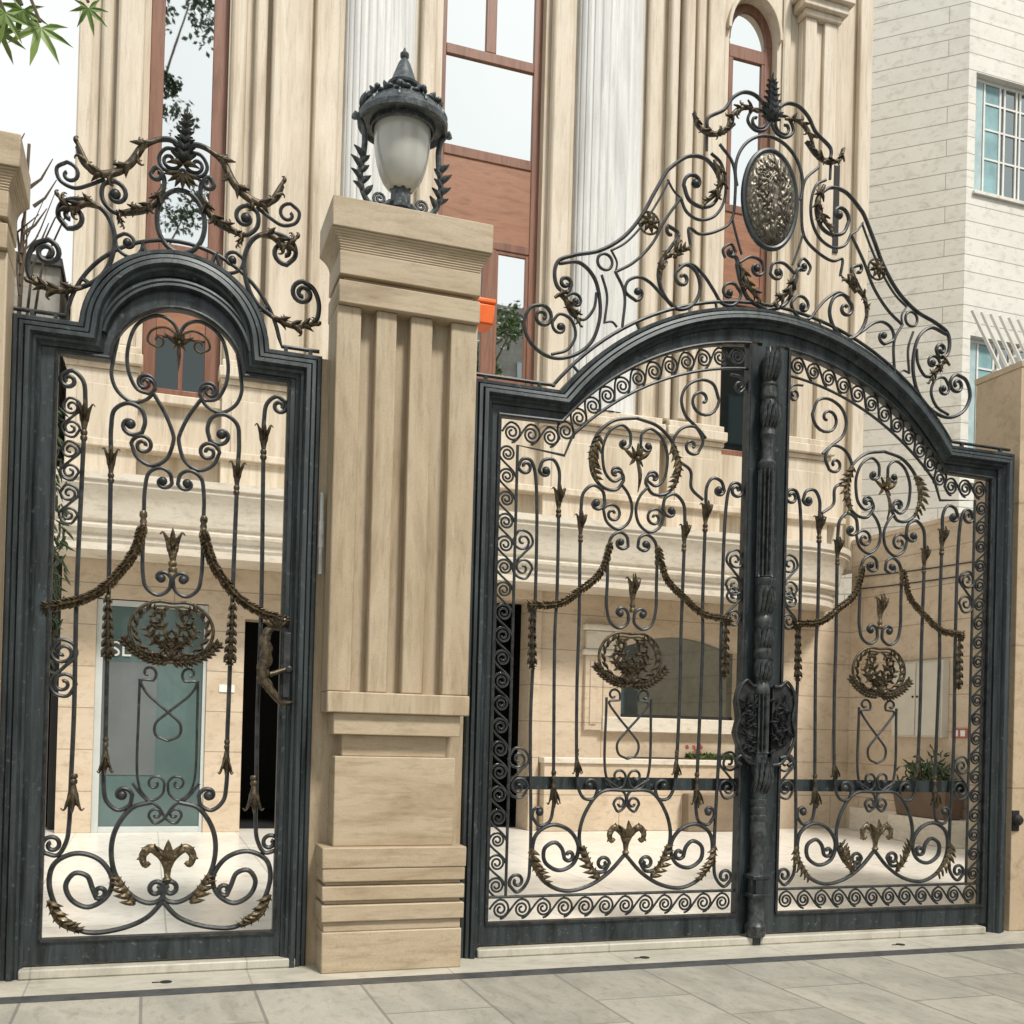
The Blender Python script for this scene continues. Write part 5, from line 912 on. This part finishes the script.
# niche window
nw = MB(); nw.box(2.09, 3.73, G-.03, G+.02, 1.37, 1.372)
MB().box(1.83, 3.80, G-.09, G+.10, 1.19, 1.369).build('window_sill', 'cornice', H, 30, .01)
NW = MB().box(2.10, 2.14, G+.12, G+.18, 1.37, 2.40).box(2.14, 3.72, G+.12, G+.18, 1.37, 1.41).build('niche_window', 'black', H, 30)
MB().box(2.141, 3.72, G+.14, G+.155, 1.411, 2.41).build('pane', 'dkglass', NW, 0)
MB().box(1.60, 1.98, G-.06, G-.001, 1.20, 2.10).build('niche_pilaster', 'courses', H, 30, .008)
for x0, x1 in ((1.66, 1.75), (1.83, 1.92)): MB().box(x0, x1, G-.075, G-.059, 1.27, 2.03).build('pilaster_panel', 'courses', H, 30, .006)
b = MB(); b.box(1.56, 2.02, G-.10, G-.001, 2.1005, 2.17); b.box(1.60, 1.98, G-.08, G-.001, 2.1705, 2.40); b.box(1.56, 2.04, G-.11, G-.001, 2.4005, 2.47); b.build('niche_capital', 'cornice', H, 30, .02)
# balcony: one swept profile with a rounded end
def xy_sweep(path, prof, name, mat):
    mb = MB(); fr = offset_frames(path); n = len(prof); vs = []; fs = []
    for p, m in fr:
        for d_, z in prof: vs.append((p[0]+m[0]*d_, p[1]+m[1]*d_, z))
    for i in range(len(path)-1):
        for k in range(n-1): fs.append((i*n+k, (i+1)*n+k, (i+1)*n+k+1, i*n+k+1))
    # soffit and top
    L = len(path)
    fs.append(tuple(i*n for i in range(L))); fs.append(tuple(i*n+n-1 for i in range(L))[::-1])
    mb.add(vs, fs); return mb.build(name, mat, H, 25)
path = [(-5.2, 6.39), (-5.2, 5.75), (4.05, 5.75)] + [(4.05+.95*math.sin(a*PI/2/14), 6.39-.64*math.cos(a*PI/2/14)) for a in range(1, 15)]
prof = [(0, 2.83), (0, 2.90), (.02, 2.93), (.02, 2.985), (.05, 3.0), (.075, 3.03), (.08, 3.06), (.05, 3.075), (.05, 3.10), (.075, 3.12), (.085, 3.16), (.10, 3.26), (.135, 3.36), (.185, 3.43), (.185, 3.47), (.21, 3.48), (.21, 3.55)]
prof = [(d_, z) for d_, z in prof]
# upper façade
U = 6.5
def up(x0, x1, z0, z1, y0=U, mat='facade', name='upper_wall'): return MB().box(x0, x1, y0, U+.4, z0, z1).build(name, mat, H, 30)
TOP = 13.6
w = MB()
for x0, x1 in ((-4.2, -3.50), (-2.70, -.33), (.94, 3.42), (4.13, 5.55)): w.box(x0, x1, U, U+.4, 3.4, TOP)
w.box(-3.50, -2.70, U, U+.4, 3.4, 4.62); w.box(-.33, .94, U, U+.4, 3.4, 5.25); w.box(3.42, 4.13, U, U+.4, 3.4, 4.75)
ap = [(3.42, TOP), (3.42, 10.16)] + [(3.775-.355*math.cos(PI*i/16), 10.16+.50*math.sin(PI*i/16)) for i in range(1, 16)] + [(4.13, 10.16), (4.13, TOP)]
w.prism(ap[::-1], U, U+.4); w.box(-4.2, 5.55, U+.9, U+1.0, 3, TOP)
w.build('upper_wall', 'facade', H, 30)
MB().box(-4.2, 5.55, U+.4, 12, TOP-.2, TOP).box(5.45, 5.55, U+.4, 12, 0, TOP-.2).box(-4.2, -4.1, U+.4, 12, 3, TOP-.2).build('roof', 'facade', H, 0)
def strip_box(x0, x1, z0, z1, p, mat='facade', name='pilaster_strip', bev=.03): return MB().box(x0, x1, U-p, U-.001, z0, z1).build(name, mat, H, 30, bev)
for x0, x1, p in ((-4.20, -4.06, .04), (-3.98, -3.86, .10), (-3.82, -3.56, .17), (-2.68, -2.52, .08), (-2.44, -2.31, .15), (-2.26, -1.86, .22), (-1.80, -1.52, .10), (-.60, -.42, .12), (1.00, 1.26, .14), (2.26, 2.46, .10), (2.54, 2.66, .16), (2.70, 2.84, .24), (2.90, 3.02, .16), (3.10, 3.34, .08), (4.20, 4.31, .06)):
    strip_box(x0, x1, 5.04, TOP, p*.85)
for cx, R in ((-1.055, .40), (1.775, .44)):
    n = 13; pr = []
    for k in range(n*8+1):
        a = PI*k/(n*8); fl = .020*max(0, math.cos(2*PI*((k/8.0) % 1)-PI)) if 4 <= k <= n*8-4 else 0
        pr.append((cx-(R-fl)*math.cos(a), U-.001-(R-fl)*.50*math.sin(a)))
    mb = MB(); m = len(pr); vs = [(x, y, 5.04) for x, y in pr] + [(x, y, TOP) for x, y in pr]; mb.add(vs, [(i, i+1, m+i+1, m+i) for i in range(m-1)])
    mb.add([], []); mb.build('fluted_column', 'marble', H, 60)
# pedestals and their mouldings
for x0, x1 in ((-4.25, -3.48), (-2.72, -.34), (.95, 2.55), (2.58, 3.41), (4.14, 5.0)):
    b = MB(); b.box(x0+.04, x1-.04, U-.16, U-.001, 3.4, 4.78); b.build('pedestal', 'facade', H, 30, .01)
    b = MB(); b.box(x0+.02, x1-.02, U-.19, U-.001, 4.7805, 4.84); b.box(x0, x1, U-.24, U-.001, 4.8405, 4.96); b.box(x0+.03, x1-.03, U-.20, U-.001, 4.9605, 5.039); b.build('pedestal_moulding', 'facade', H, 30, .014)
    b = MB(); b.box(x0+.14, x1-.14, U-.175, U-.159, 3.95, 4.62); b.build('pedestal_panel', 'facade', H, 30, .008)
b = MB(); b.box(-4.2, 5.2, U-.22, U-.02, 3.97, 4.05); b.build('string_course', 'facade', H, 30, .01)
# pilaster with capital right of the arched window
b = MB(); b.box(4.44, 4.94, U-.10, U-.002, 5.04, 10.49); b.box(4.45, 4.62, U-.16, U-.099, 5.04, 10.49); b.box(4.74, 4.93, U-.16, U-.099, 5.04, 10.49); b.build('pilaster', 'facade', H, 30, .012)
b = MB(); b.box(4.41, 4.97, U-.20, U-.002, 10.491, 10.58); b.box(4.35, 5.03, U-.26, U-.002, 10.5805, 10.70); b.box(4.29, 5.09, U-.32, U-.002, 10.7005, 10.84); b.box(4.41, 4.97, U-.20, U-.002, 10.8405, TOP); b.build('pilaster_capital', 'facade', H, 30, .014)
MB().box(5.02, 5.12, U-.02, U-.001, 7.6, 8.75).build('window_slit', 'black', H, 0)
b = MB(); b.box(5.34, 5.54, U-.10, U-.002, 3.4, TOP); b.build('corner_strip', 'facade', H, 30, .02)
xy_sweep(path, prof, 'balcony', 'cornice')
# windows of the upper floors
YF = U+.12
def frame_bars(bars, y0=YF, y1=YF+.08, name='window', mat='woodv'):
    b = MB()
    for x0, x1, z0, z1 in bars: b.box(x0, x1, y0, y1, z0, z1)
    return b.build(name, mat, H, 30, .008)
W = frame_bars([(-3.50, -3.36, 4.62, 13.4), (-2.86, -2.70, 4.62, 13.4), (-3.3599, -2.8601, 4.62, 4.74), (-3.3599, -2.8601, 5.30, 5.40), (-3.3599, -2.8601, 6.20, 6.30)])
MB().box(-3.3599, -2.8601, YF+.03, YF+.05, 6.3001, 13.3).build('pane', 'mirror', W, 0)
MB().box(-3.3599, -2.8601, YF+.015, YF+.05, 5.4001, 6.1999).build('panel', 'wood', W, 0)
MB().box(-3.3599, -2.8601, YF+.03, YF+.05, 4.7401, 5.2999).build('pane', 'darkpane', W, 0)
MB().box(-3.13, -3.08, YF+.005, YF+.07, 4.7402, 5.2998).build('mullion', 'woodv', W, 30, .005)
MB().box(-3.60, -2.62, U-.10, U+.10, 4.52, 4.619).build('window_sill', 'facade', W, 30, .012)
W = frame_bars([(-.33, -.25, 5.25, 11.3), (.84, .94, 5.25, 11.3), (-.2499, .8399, 5.25, 5.36), (-.2499, .8399, 6.88, 6.98), (-.2499, .8399, 7.90, 8.02), (-.2499, .8399, 9.08, 9.20), (-.2499, .8399, 11.0, 11.3), (.23, .36, 9.2001, 10.9999), (.26, .42, 5.3601, 6.8799)])
for x0, x1, z0, z1 in ((-.2499, .8399, 8.0201, 9.0799), (-.2499, .2299, 9.2001, 10.9999), (.3601, .8399, 9.2001, 10.9999), (-.2499, .2599, 5.3601, 6.8799), (.4201, .8399, 5.3601, 6.8799)): MB().box(x0, x1, YF+.03, YF+.05, z0, z1).build('pane', 'mirror', W, 0)
MB().box(-.2499, .8399, YF+.015, YF+.05, 6.9801, 7.8999).build('panel', 'wood', W, 0)
for x0, x1, z0, z1 in ((.4202, .46, 5.3602, 6.8798), (.80, .8398, 5.3602, 6.8798), (.46, .80, 6.84, 6.8797), (.46, .80, 5.3603, 5.40)): MB().box(x0, x1, YF+.012, YF+.075, z0, z1).build('sash_bar', 'woodv', W, 30, .004)
W = frame_bars([(3.42, 3.50, 4.75, 10.16), (4.03, 4.13, 4.75, 10.16), (3.5001, 4.0299, 4.75, 4.86), (3.5001, 4.0299, 6.74, 6.84), (3.5001, 4.0299, 7.92, 8.02), (3.5001, 4.0299, 9.92, 10.09), (3.5001, 3.56, 8.0201, 9.9199), (3.98, 4.0299, 8.0201, 9.9199)])
oa = [(3.775-.355*math.cos(PI*i/20), 10.16+.50*math.sin(PI*i/20)) for i in range(21)]; ia = [(3.775-.265*math.cos(PI*i/20), 10.16+.40*math.sin(PI*i/20)) for i in range(21)]
MB().strip(oa, ia, YF, YF+.08).build('arch_head', 'woodv', W, 30, .004)
MB().prism([(3.52, 10.091)]+[(3.775-.262*math.cos(PI*i/16), 10.16+.397*math.sin(PI*i/16)) for i in range(17)][0:17]+[(4.03, 10.091)], YF+.03, YF+.05).build('pane', 'mirror', W, 0)
MB().box(3.5601, 3.9799, YF+.03, YF+.05, 8.0201, 9.9199).build('pane', 'mirror', W, 0)
MB().box(3.5001, 4.0299, YF+.015, YF+.05, 6.8401, 7.9199).build('panel', 'wood', W, 0)
MB().box(3.5001, 4.0299, YF+.03, YF+.05, 4.8601, 6.7399).build('pane', 'darkpane', W, 0)
ho = [(3.775-.40*math.cos(PI*i/20), 10.16+.56*math.sin(PI*i/20)) for i in range(21)]
MB().strip(ho, oa, U-.07, U+.119).build('arch_hood', 'facade', H, 30, .008)

# planter in front of the niche window
PB = thing('planter_bed', 'low stone planter under the niche window with red flowers and greenery', 'planter', (2.4, 6.2, 0))
MB().box(1.06, 2.86, 6.22, 6.398, 0, .80).box(2.8605, 3.9, 6.22, 6.398, .0, .80).build('trough', 'courses', PB, 30, .008)
MB().box(2.87, 3.80, 6.05, 6.219, 0, .46).build('low_bin', 'bin', PB, 30, .015)
MB().box(1.04, 3.92, 6.19, 6.399, .8005, .87).build('coping', 'cornice', PB, 30, .01)
MB().box(2.2, 3.88, 6.25, 6.39, .8705, .89).build('earth', 'soil', PB, 0)
mb = MB()
for i in range(300):
    x = random.uniform(3.0, 3.86); y = random.uniform(6.24, 6.39); a = random.uniform(.4, 2.7); blade(mb, (x, .88), a, random.uniform(.04, .09), .022, random.uniform(-.5, .5), y, random.choice((-1, 1)), 3)
mb.build('greenery', 'leaf', PB, 50)
mb = MB()
for i in range(6):
    c = (random.gauss(3.06, .07), random.uniform(6.22, 6.36), random.uniform(.95, 1.06))
    for k in range(6): a = k*PI/3; blade(mb, (c[0], c[2]), a, .035, .026, .2, c[1], -1, 3)
mb.build('red_flowers', 'terracotta', PB, 50)

# right courtyard wall and its fittings
CW = thing('courtyard_wall', 'tan stone side wall of the courtyard seen through the right gate leaf', 'wall', (5.6, 4, 0))
MB().box(5.40, 5.65, .36, 6.395, 0, 3.74).build('wall_body', 'courses', CW, 30)
MB().box(5.38, 5.70, .36, 6.39, 3.7405, 3.80).build('coping', 'courses', CW, 30, .008)
MB().box(5.30, 5.399, .5, 6.2, 0, .30).build('wall_base', 'cornice', CW, 30, .008)
C = thing('wall_cabinet', 'pale two-door metal cabinet on the tan courtyard side wall', 'cabinet', (5.36, 5.0, 1.2))
MB().box(5.30, 5.399, 4.56, 5.42, 1.22, 2.12).build('body', 'offwhite', C, 30, .006)
for y0, y1 in ((4.58, 4.98), (5.0, 5.40)):
    dd = MB().box(5.285, 5.2995, y0, y1, 1.24, 2.10).build('door', 'offwhite', C, 30, .004)
    MB().ball((5.278, y0+.03 if y0 > 4.9 else y1-.03, 1.70), .014, 8).build('knob', 'black', dd)
MB().box(5.375, 5.399, 4.24, 4.48, 1.22, 1.33).build('plate', 'terracotta', None)
o = bpy.data.objects['plate']; o.name = 'socket_plate'; tag(o, 'small brown plate with two pale sockets on the courtyard wall beside the cabinet', 'socket')
for y in (4.30, 4.41): MB().box(5.368, 5.3745, y-.035, y+.035, 1.24, 1.31).build('socket', 'white', o, 30, .002)
PT = thing('potted_plant', 'bushy green plant in a brown trough against the courtyard side wall', 'plant', (5.2, 4.6, 0))
MB().taper((5.06, 5.29, 4.22, 5.0), (5.02, 5.295, 4.16, 5.06), .301, .66).build('trough', 'trough', PT, 30, .01)
MB().box(5.02, 5.295, 4.1, 5.1, .0, .30).build('stand', 'cornice', PT, 30, .01)
mb = MB()
for i in range(330):
    u = random.gauss(0, .17); c = (random.uniform(5.05, 5.28), 4.62+u, .66+abs(random.gauss(0, .14))); blade(mb, (c[0], c[2]), random.uniform(-.3, 3.4), random.uniform(.05, .11), .03, random.uniform(-.5, .5), c[1], random.choice((-1, 1)), 3)
mb.build('foliage', 'leafdark', PT, 50)
for k, (z, sag, lab) in enumerate(((3.30, .10, 'upper thin black cable strung along the courtyard side wall'), (3.14, .08, 'lower thin black cable strung along the courtyard side wall'))):
    mb = MB(); mb.tube([(5.385, 6.3-5.8*t, z-sag*4*t*(1-t)) for t in [i/20 for i in range(21)]], .008, 6)
    tag(mb.build('cable', 'cable', None, 40, 0, (5.385, 3.4, z)), lab, 'cable', 'cables on the courtyard wall')

# neighbouring building on the right
NB = thing('neighbour_building', 'pale stone-coursed building with a teal-framed window, at the upper right', 'building', (9.45, 9, 0))
c0 = Vector((9.46, 9.0)); dl = Vector((-math.sin(math.radians(47)), math.cos(math.radians(47))))
p1 = c0+dl*7
mb = MB()
wx0, wx1, wz0, wz1 = 9.62, 12.2, 10.5, 12.52; vx0, vx1, vz0, vz1 = 9.60, 12.2, 5.6, 8.05
mb.box(c0.x, wx0, 9, 9.3, 0, 15)
for x0, x1, z0, z1 in ((wx0, 16, 12.52, 15), (wx0, 16, 8.05, 10.5), (wx0, 16, 0, 5.6), (12.2, 16, 5.6, 8.05), (12.2, 16, 10.5, 12.52)): mb.box(x0, x1, 9, 9.3, z0, z1)
mb.box(wx0, 16, 9.6, 9.7, 0, 15)
a, b_ = c0, p1
mb.add([(a.x, a.y, 0), (b_.x, b_.y, 0), (b_.x, b_.y, 15), (a.x, a.y, 15)], [(0, 1, 2, 3)])
mb.add([(a.x, a.y, 15), (16, 9, 15), (16, 16, 15), (b_.x, b_.y, 15)], [(0, 1, 2, 3)])
mb.build('wall', 'white_wall', NB, 0)
def nwin(x0, x1, z0, z1, big):
    b = MB(); y0 = 9.12
    b.box(x0, x0+.05, y0, y0+.08, z0, z1).box(x0+.05, x1, y0, y0+.08, z1-.06, z1).box(x0+.05, x1, y0, y0+.08, z0, z0+.06)
    F = b.build('window', 'white', NB, 30, .006)
    MB().box(x0+.051, x0+.26, y0+.01, y0+.05, z0+.061, z1-.061).build('side_light', 'tealframe', F, 30)
    b = MB()
    xs = [x0+.28, x0+.62, x0+.72, x0+.98, x0+1.06, x0+1.42, x0+1.80]
    for x in xs: b.box(x, x+.035, y0+.005, y0+.075, z0+.061, z1-.061)
    zs = [z0+(z1-z0)*k for k in ((.33, .58, .80) if big else (.5, .8))]
    for z in zs: b.box(x0+.32, x1, y0+.008, y0+.07, z, z+.03)
    b.build('glazing_bar', 'white', F, 30)
    MB().box(x0+.27, x1, y0+.03, y0+.045, z0+.061, z1-.061).build('pane', 'dkglass', F, 0)
    MB().box(x0+.30, x0+.64, y0+.022, y0+.029, z0+.07, z1-.07).build('curtain', 'curtain', F, 0)
    MB().box(x0-.03, x1, 8.95, 9.12, z0-.06, z0-.001).build('sill', 'white_wall', F, 30, .006)
nwin(wx0, wx1, wz0, wz1, True); nwin(vx0, vx1, vz0, vz1, False)
# low grey building beyond the left pillar
LB = MB().box(-9, -4.35, 7.0, 11, 0, 6.0).build('low_building', 'grey_wall', None, 30, 0, (-6, 7, 0))
tag(LB, 'low grey wall seen in the gap left of the house, under the white sky', 'wall')
MB().box(-9.1, -4.33, 6.93, 11.1, 6.001, 6.08).build('coping', 'band', LB, 30)
# security spikes behind the left pillar
SP = thing('security_spikes', 'thin rusty iron anti-climb spikes behind the left pillar', 'spikes', (-4.05, .5, 3))
mb = MB()
for k in range(4):
    x = -3.98+.03*k; mb.tube([(x, .15, 3.03), (x+.01*k, .15, 3.30), (x+.05+.03*k, .15, 3.42+.06*k), (x+.12+.02*k, .15, 3.62+.05*(k % 2))], .006, 6, taper=lambda t: 1.2-.95*t)
for k in range(5):
    z = 3.25+.05*k; mb.tube([(-3.95, .15, z-.1), (-3.97+.02*(k % 3), .16, z+.05), (-3.93+.05*(k % 2), .16, z+.15)], .007, 5, taper=lambda t: 1.2-.9*t)
mb.build('spike_cluster', 'bark', SP, 40)
mb = MB()
for (x, z, dx, dz) in ((-3.90, 3.83, .05, .11), (-3.88, 3.74, .05, .10), (-3.92, 3.60, .05, .09), (-3.90, 3.50, .04, .12), (-4.02, 3.94, .04, .10)):
    mb.tube([(x-.05, .4, z-.05), (x, .4, z), (x+dx, .4, z+dz)], .008, 5, taper=lambda t: 1.2-.9*t)
mb.tube([(-3.99, .42, 3.0), (-3.96, .42, 4.0)], .008, 5)
mb.build('spike_row', 'bark', SP, 40)

# ------------------------------------------------------------------ vegetation
def tree(name, label, base, h, crown_r, leafm, n, size, trunk_r=.14, cz=.62, seed=1, squash=1.0, cat='tree', nbr=9):
    rnd = random.Random(seed); T = thing(name, label, cat, base)
    mb = MB(); x, y, z = base
    mb.tube([(x, y, z), (x+.08, y, z+h*.25), (x-.05, y+.05, z+h*.5), (x+.03, y, z+h*.9)], trunk_r, 10, taper=lambda t: 1.15-.95*t)
    tips = []
    for k in range(nbr):
        a = k*2.4; t = .32+.55*k/nbr; r = crown_r*(.55+.4*rnd.random()); s = Vector((x, y, z+h*t)); e = s+Vector((math.cos(a)*r, math.sin(a)*r, h*.18*(.6+rnd.random())))
        m_ = s.lerp(e, .5)+Vector((0, 0, -.05*h*.3)); mb.tube([s, m_, e], trunk_r*.38, 6, taper=lambda t: 1.1-.85*t); tips += [e, m_]
    tips.append(Vector((x, y, z+h*.95)))
    mb.build('trunk', 'bark', T, 40)
    vs = []; fs = []
    cl = []
    for e in tips:
        for q in range(4): cl.append((e+Vector((rnd.gauss(0, crown_r*.22), rnd.gauss(0, crown_r*.22), rnd.gauss(0, crown_r*.16))), crown_r*rnd.uniform(.12, .30)))
    for i in range(n):
        c, r = rnd.choice(cl); d = Vector((rnd.gauss(0, 1), rnd.gauss(0, 1), rnd.gauss(0, .7)))
        if d.length < 1e-3: continue
        p = c+d.normalized()*r*rnd.random()**.4
        u = Vector((rnd.gauss(0, 1), rnd.gauss(0, 1), rnd.gauss(-.3, .6))).normalized(); v = u.cross(Vector((rnd.gauss(0, 1), rnd.gauss(0, 1), rnd.gauss(0, 1)))).normalized()
        s = size*rnd.uniform(.6, 1.3); o = len(vs)
        vs += [p, p+u*s*.5+v*s*.28, p+u*s, p+u*s*.5-v*s*.28]; fs.append((o, o+1, o+2, o+3))
    mb = MB(); mb.add(vs, fs); mb.build('crown', leafm, T, 0)
    return T
tree('street_tree', 'tall leafy street tree across the road, mirrored in the narrow left window', (-4.3, -9.0, 0), 17.5, 1.9, 'leafdark', 9000, .16, .16, seed=3)
tree('street_tree', 'shorter bushy street tree across the road, mirrored in the lower panes of the middle window', (4.9, -9.5, 0), 12.9, 2.0, 'leaf', 9000, .16, .16, seed=5)
OBL = thing('opposite_building', 'plain grey building across the street, seen only as a reflection in the windows', 'building', (11, -14, 0))
b = MB(); b.box(6.6, 18, -22, -13.5, 0, 14.6); b.build('wall', 'grey_wall', OBL, 30)
b = MB(); b.box(6.5, 18.1, -22.1, -13.4, 14.601, 14.8); b.build('coping', 'grey_wall', OBL, 30)
for i in range(4):
    for j in range(4): MB().box(7.6+i*2.6, 9.0+i*2.6, -13.499, -13.44, 1.4+j*3.3, 3.1+j*3.3).build('window', 'dkglass', OBL, 0)
# courtyard shrub behind the narrow gate
SB = thing('courtyard_shrub', 'tall dark climbing shrub in the courtyard, behind the left edge of the narrow gate', 'shrub', (-3.98, 1.2, 0))
mb = MB(); mb.tube([(-3.98, 1.2, 0), (-3.95, 1.2, .9), (-3.99, 1.22, 1.8), (-3.93, 1.2, 2.9)], .03, 8, taper=lambda t: 1.2-.8*t); mb.tube([(-3.97, 1.2, 1.2), (-3.88, 1.22, 1.9), (-3.86, 1.2, 2.5)], .015, 6, taper=lambda t: 1.2-.8*t); mb.build('stem', 'bark', SB)
mb = MB()
for i in range(520):
    z = random.uniform(1.45, 3.0); r = .10*(.4+.6*math.sin(PI*(z-1.35)/1.7)); p = (-3.93+max(-.13, min(.13, random.gauss(0, r*.7))), z); blade(mb, p, random.uniform(-2.2, -.6), random.uniform(.05, .11), .018, random.uniform(-.4, .4), 1.2+random.gauss(0, .09), random.choice((-1, 1)), 3)
mb.build('foliage', 'leafdark', SB, 50)
# plane tree whose branch hangs into the upper left corner
MT = thing('plane_tree', 'bright green star-shaped leaves on a branch hanging into the upper left corner', 'tree', (-6.6, -2.6, 0))
mb = MB(); mb.tube([(-6.6, -2.6, 0), (-6.55, -2.6, 1.6), (-6.6, -2.58, 3.2), (-6.4, -2.6, 5.0), (-6.3, -2.6, 6.4)], .16, 12, taper=lambda t: 1.15-.7*t)
mb.tube([(-6.5, -2.6, 3.4), (-5.6, -2.6, 4.05), (-4.9, -2.6, 4.02), (LFX[0][0]-.05, -2.6, LFX[0][1]+.10)], .035, 8, taper=lambda t: 1.2-1.0*t)
for a, c in LFX: mb.tube([(a-.12, -2.6, c+.16), (a-.03, -2.6, c+.07), (a, -2.6, c)], .004, 5)
mb.build('trunk', 'bark', MT, 40)
mb = MB()
for i, (a, c) in enumerate(LFX):
    R = Matrix.Rotation(random.uniform(-.5, .5)+PI*(.95), 4, 'Y').to_3x3() @ Matrix.Rotation(PI/2+random.uniform(-.5, .5), 4, 'X').to_3x3()
    star_leaf(mb, (a, -2.6+random.uniform(-.04, .04), c), LSZ[i], R)
rnd = random.Random(4)
for i in range(420):
    c = (-6.2+rnd.gauss(0, .75), -2.6+rnd.gauss(0, .8), 5.6+rnd.gauss(0, .8))
    R = Matrix.Rotation(rnd.uniform(0, 6.28), 4, 'Z').to_3x3() @ Matrix.Rotation(rnd.uniform(1.0, 2.6), 4, 'X').to_3x3()
    if c[0] < -5.4: star_leaf(mb, c, rnd.uniform(.09, .15), R)
mb.build('leaves', 'leaflight', MT, 0)

# ------------------------------------------------------------------ light, sky, camera
EL, AZ = math.radians(54), math.radians(SUN_AZ)     # AZ measured from +Y towards +X
d = Vector((math.sin(AZ)*math.cos(EL), math.cos(AZ)*math.cos(EL), math.sin(EL)))
sun = bpy.data.lights.new('sun', 'SUN'); sun.energy = SUN_E; sun.angle = math.radians(10); sun.color = (1, .955, .88)
so = bpy.data.objects.new('sun', sun); COL.objects.link(so); so.rotation_euler = d.to_track_quat('Z', 'Y').to_euler(); so.location = d*40
wd = bpy.data.worlds.new('World'); SC.world = wd; wd.use_nodes = True; nt = wd.node_tree
bg = nt.nodes['Background']; sk = nt.nodes.new('ShaderNodeTexSky'); sk.sky_type = 'NISHITA'; sk.sun_disc = False; sk.sun_elevation = EL; sk.sun_rotation = AZ
sk.air_density = 1.2; sk.dust_density = 3
tc = nt.nodes.new('ShaderNodeTexCoord'); nz = N(nt, 'ShaderNodeTexNoise'); nz.inputs['Scale'].default_value = 1.6; nz.inputs['Detail'].default_value = 5; nt.links.new(tc.outputs['Generated'], nz.inputs['Vector'])
cl = ramp(nt, nz.outputs['Fac'], [(.32, (5.9, 6.15, 6.05)), (.68, (7.5, 7.55, 7.4))])
c = mix(nt, sk.outputs['Color'], cl, .93); nt.links.new(c, bg.inputs['Color']); bg.inputs['Strength'].default_value = SKY
cam = bpy.data.cameras.new('camera'); co = bpy.data.objects.new('camera', cam); COL.objects.link(co); SC.camera = co
yaw, pitch, roll = .3336, .0074, .0268
fw = Vector((math.sin(yaw)*math.cos(pitch), math.cos(yaw)*math.cos(pitch), math.sin(pitch))); r = Vector((math.cos(yaw), -math.sin(yaw), 0)); u = r.cross(fw)
r2 = r*math.cos(roll)+u*math.sin(roll); u2 = -r*math.sin(roll)+u*math.cos(roll)
mt = Matrix((r2, u2, -fw)).transposed().to_4x4(); mt.translation = Vector((-3.3296, -5.2438, 1.1878)); co.matrix_world = mt
cam.sensor_width = 36; cam.lens = 1050/1024*36; cam.shift_y = (721.23-512)/1024; cam.clip_end = 500; cam.clip_start = .05
SC.view_settings.view_transform = 'Standard'; SC.view_settings.look = 'None'; SC.view_settings.exposure = EXPO; SC.view_settings.gamma = 1
SC.render.resolution_x = SC.render.resolution_y = 1024
